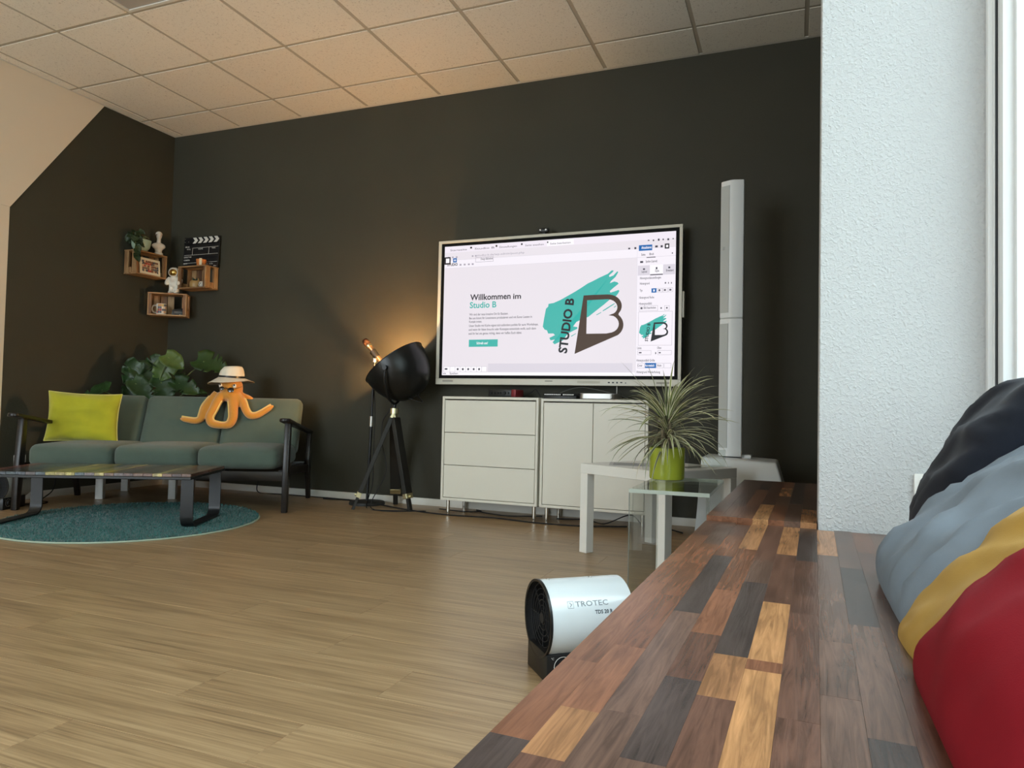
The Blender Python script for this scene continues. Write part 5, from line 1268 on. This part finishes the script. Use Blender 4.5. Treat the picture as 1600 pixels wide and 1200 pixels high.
MB().sphere((0, -.019, .182), (.034, .026, .031), 18).build('visor', mat('gold_visor', (.62, .42, .12), .18, metal=1), an, smooth=True)
MB().lathe([(.036, -.002), (.040, .0), (.040, .005), (.036, .007), (.036, -.002)], 24, M=Matrix.Translation((0, -.024, .182)) @ Matrix.Rotation(R(90), 4, 'X'), cap=False).build('visor_ring', M['plaster'], an, smooth=True)
MB().cbox((0, -.033, .112), (.030, .010, .022)).build('chest_pack', M['plaster'], an, bevel=.003)
mg = empty('mug', crD_m @ Vector((-.055, -.085, .0105)), th); T(mg, 'white mug with a colourful print inside the lowest crate', 'mug')
MB().lathe([(.036, 0), (.039, .002), (.039, .092), (.0365, .092), (.036, .006), (.0001, .006)], 32).build('body', M['plaster'], mg, smooth=True, ang=40)
MB().tube(bez([(-.037, 0, .078), (-.062, 0, .075), (-.072, 0, .048), (-.060, 0, .022), (-.037, 0, .017)], 6), .0062, 8).build('handle', M['plaster'], mg, smooth=True)
rn = random.Random(4); mc = [mat('mug_red', (.40, .06, .05), .5), mat('mug_orange', (.55, .27, .08), .5), mat('mug_slate', (.08, .10, .14), .5), mat('mug_yellow', (.55, .42, .12), .5)]
for i in range(6):
    for j in range(4):
        if rn.random() < .2: continue
        a0_ = R(-140+22*i); a1_ = a0_+R(20); z0 = .012+.019*j; rr = .0395
        MB().add([(rr*math.cos(a0_), rr*math.sin(a0_), z0), (rr*math.cos(a1_), rr*math.sin(a1_), z0), (rr*math.cos(a1_), rr*math.sin(a1_), z0+.018), (rr*math.cos(a0_), rr*math.sin(a0_), z0+.018)], [(0, 1, 2, 3)]).build('print_patch', rn.choice(mc), mg)
gd = empty('black_gadget', crD_m @ Vector((.075, -.080, .0105)), th+R(10)); T(gd, 'black angular gadget with grey lettering inside the lowest crate, right of the mug', 'gadget')
MB().add([(-.05, -.03, 0), (.042, -.03, 0), (.042, .03, 0), (-.05, .03, 0), (-.045, -.026, .048), (.050, -.026, .066), (.050, .026, .066), (-.045, .026, .048)], [(3, 2, 1, 0), (4, 5, 6, 7), (0, 1, 5, 4), (1, 2, 6, 5), (2, 3, 7, 6), (3, 0, 4, 7)]).build('body', M['black'], gd, bevel=.003)
MB().box((-.030, -.0305, .016), (.030, -.0285, .034)).build('grey_plate', mat('grey_plate', (.10, .10, .10), .5), gd)
MB().cyl((.01, -.045, .004), (.035, -.032, .004), .003, 8).build('white_pin', M['plaster'], gd, smooth=True)

# ------------------------------------------------------------------ leads along the floor
def F_(px, z=.0045): return atZ(px, z)
cable('long black floor cable running in front of the sideboards', [F_((505, 779)), F_((560, 783)), F_((640, 797)), F_((700, 804.5)), F_((770, 809)), F_((830, 816)), F_((900, 821.5)), F_((980, 823))], .0048)
cable('black cable tangle on the floor under the drawer sideboard', [(2.75, -.14, .0045), (2.95, -.17, .0045), (3.05, -.10, .0045), (3.0, -.06, .0045), (3.10, -.15, .0045), (3.3, -.20, .0045), (3.5, -.10, .0045)], .004)
cable('black cable tangle on the floor under the two-door sideboard', [(3.62, -.16, .0045), (3.8, -.10, .0045), (3.95, -.20, .0045), (4.1, -.12, .06), (4.2, -.18, .0045), (4.34, -.20, .0045), (4.45, -.3, .0045)], .004)
cable('thin cable drooping from the sofa to the floor at the wall', [(.085, -1.02, .16), (.10, -1.05, .06), (.14, -1.16, .0045), (.26, -1.20, .0045), (.30, -1.27, .0045), (.2, -1.36, .0045)], .004)
cable('thin cable hanging behind the right end of the sofa', [(1.10, -.03, .16), (1.07, -.05, .07), (1.10, -.06, .0045), (1.3, -.055, .0045), (1.62, -.05, .0045), (1.95, -.06, .0045)], .004)
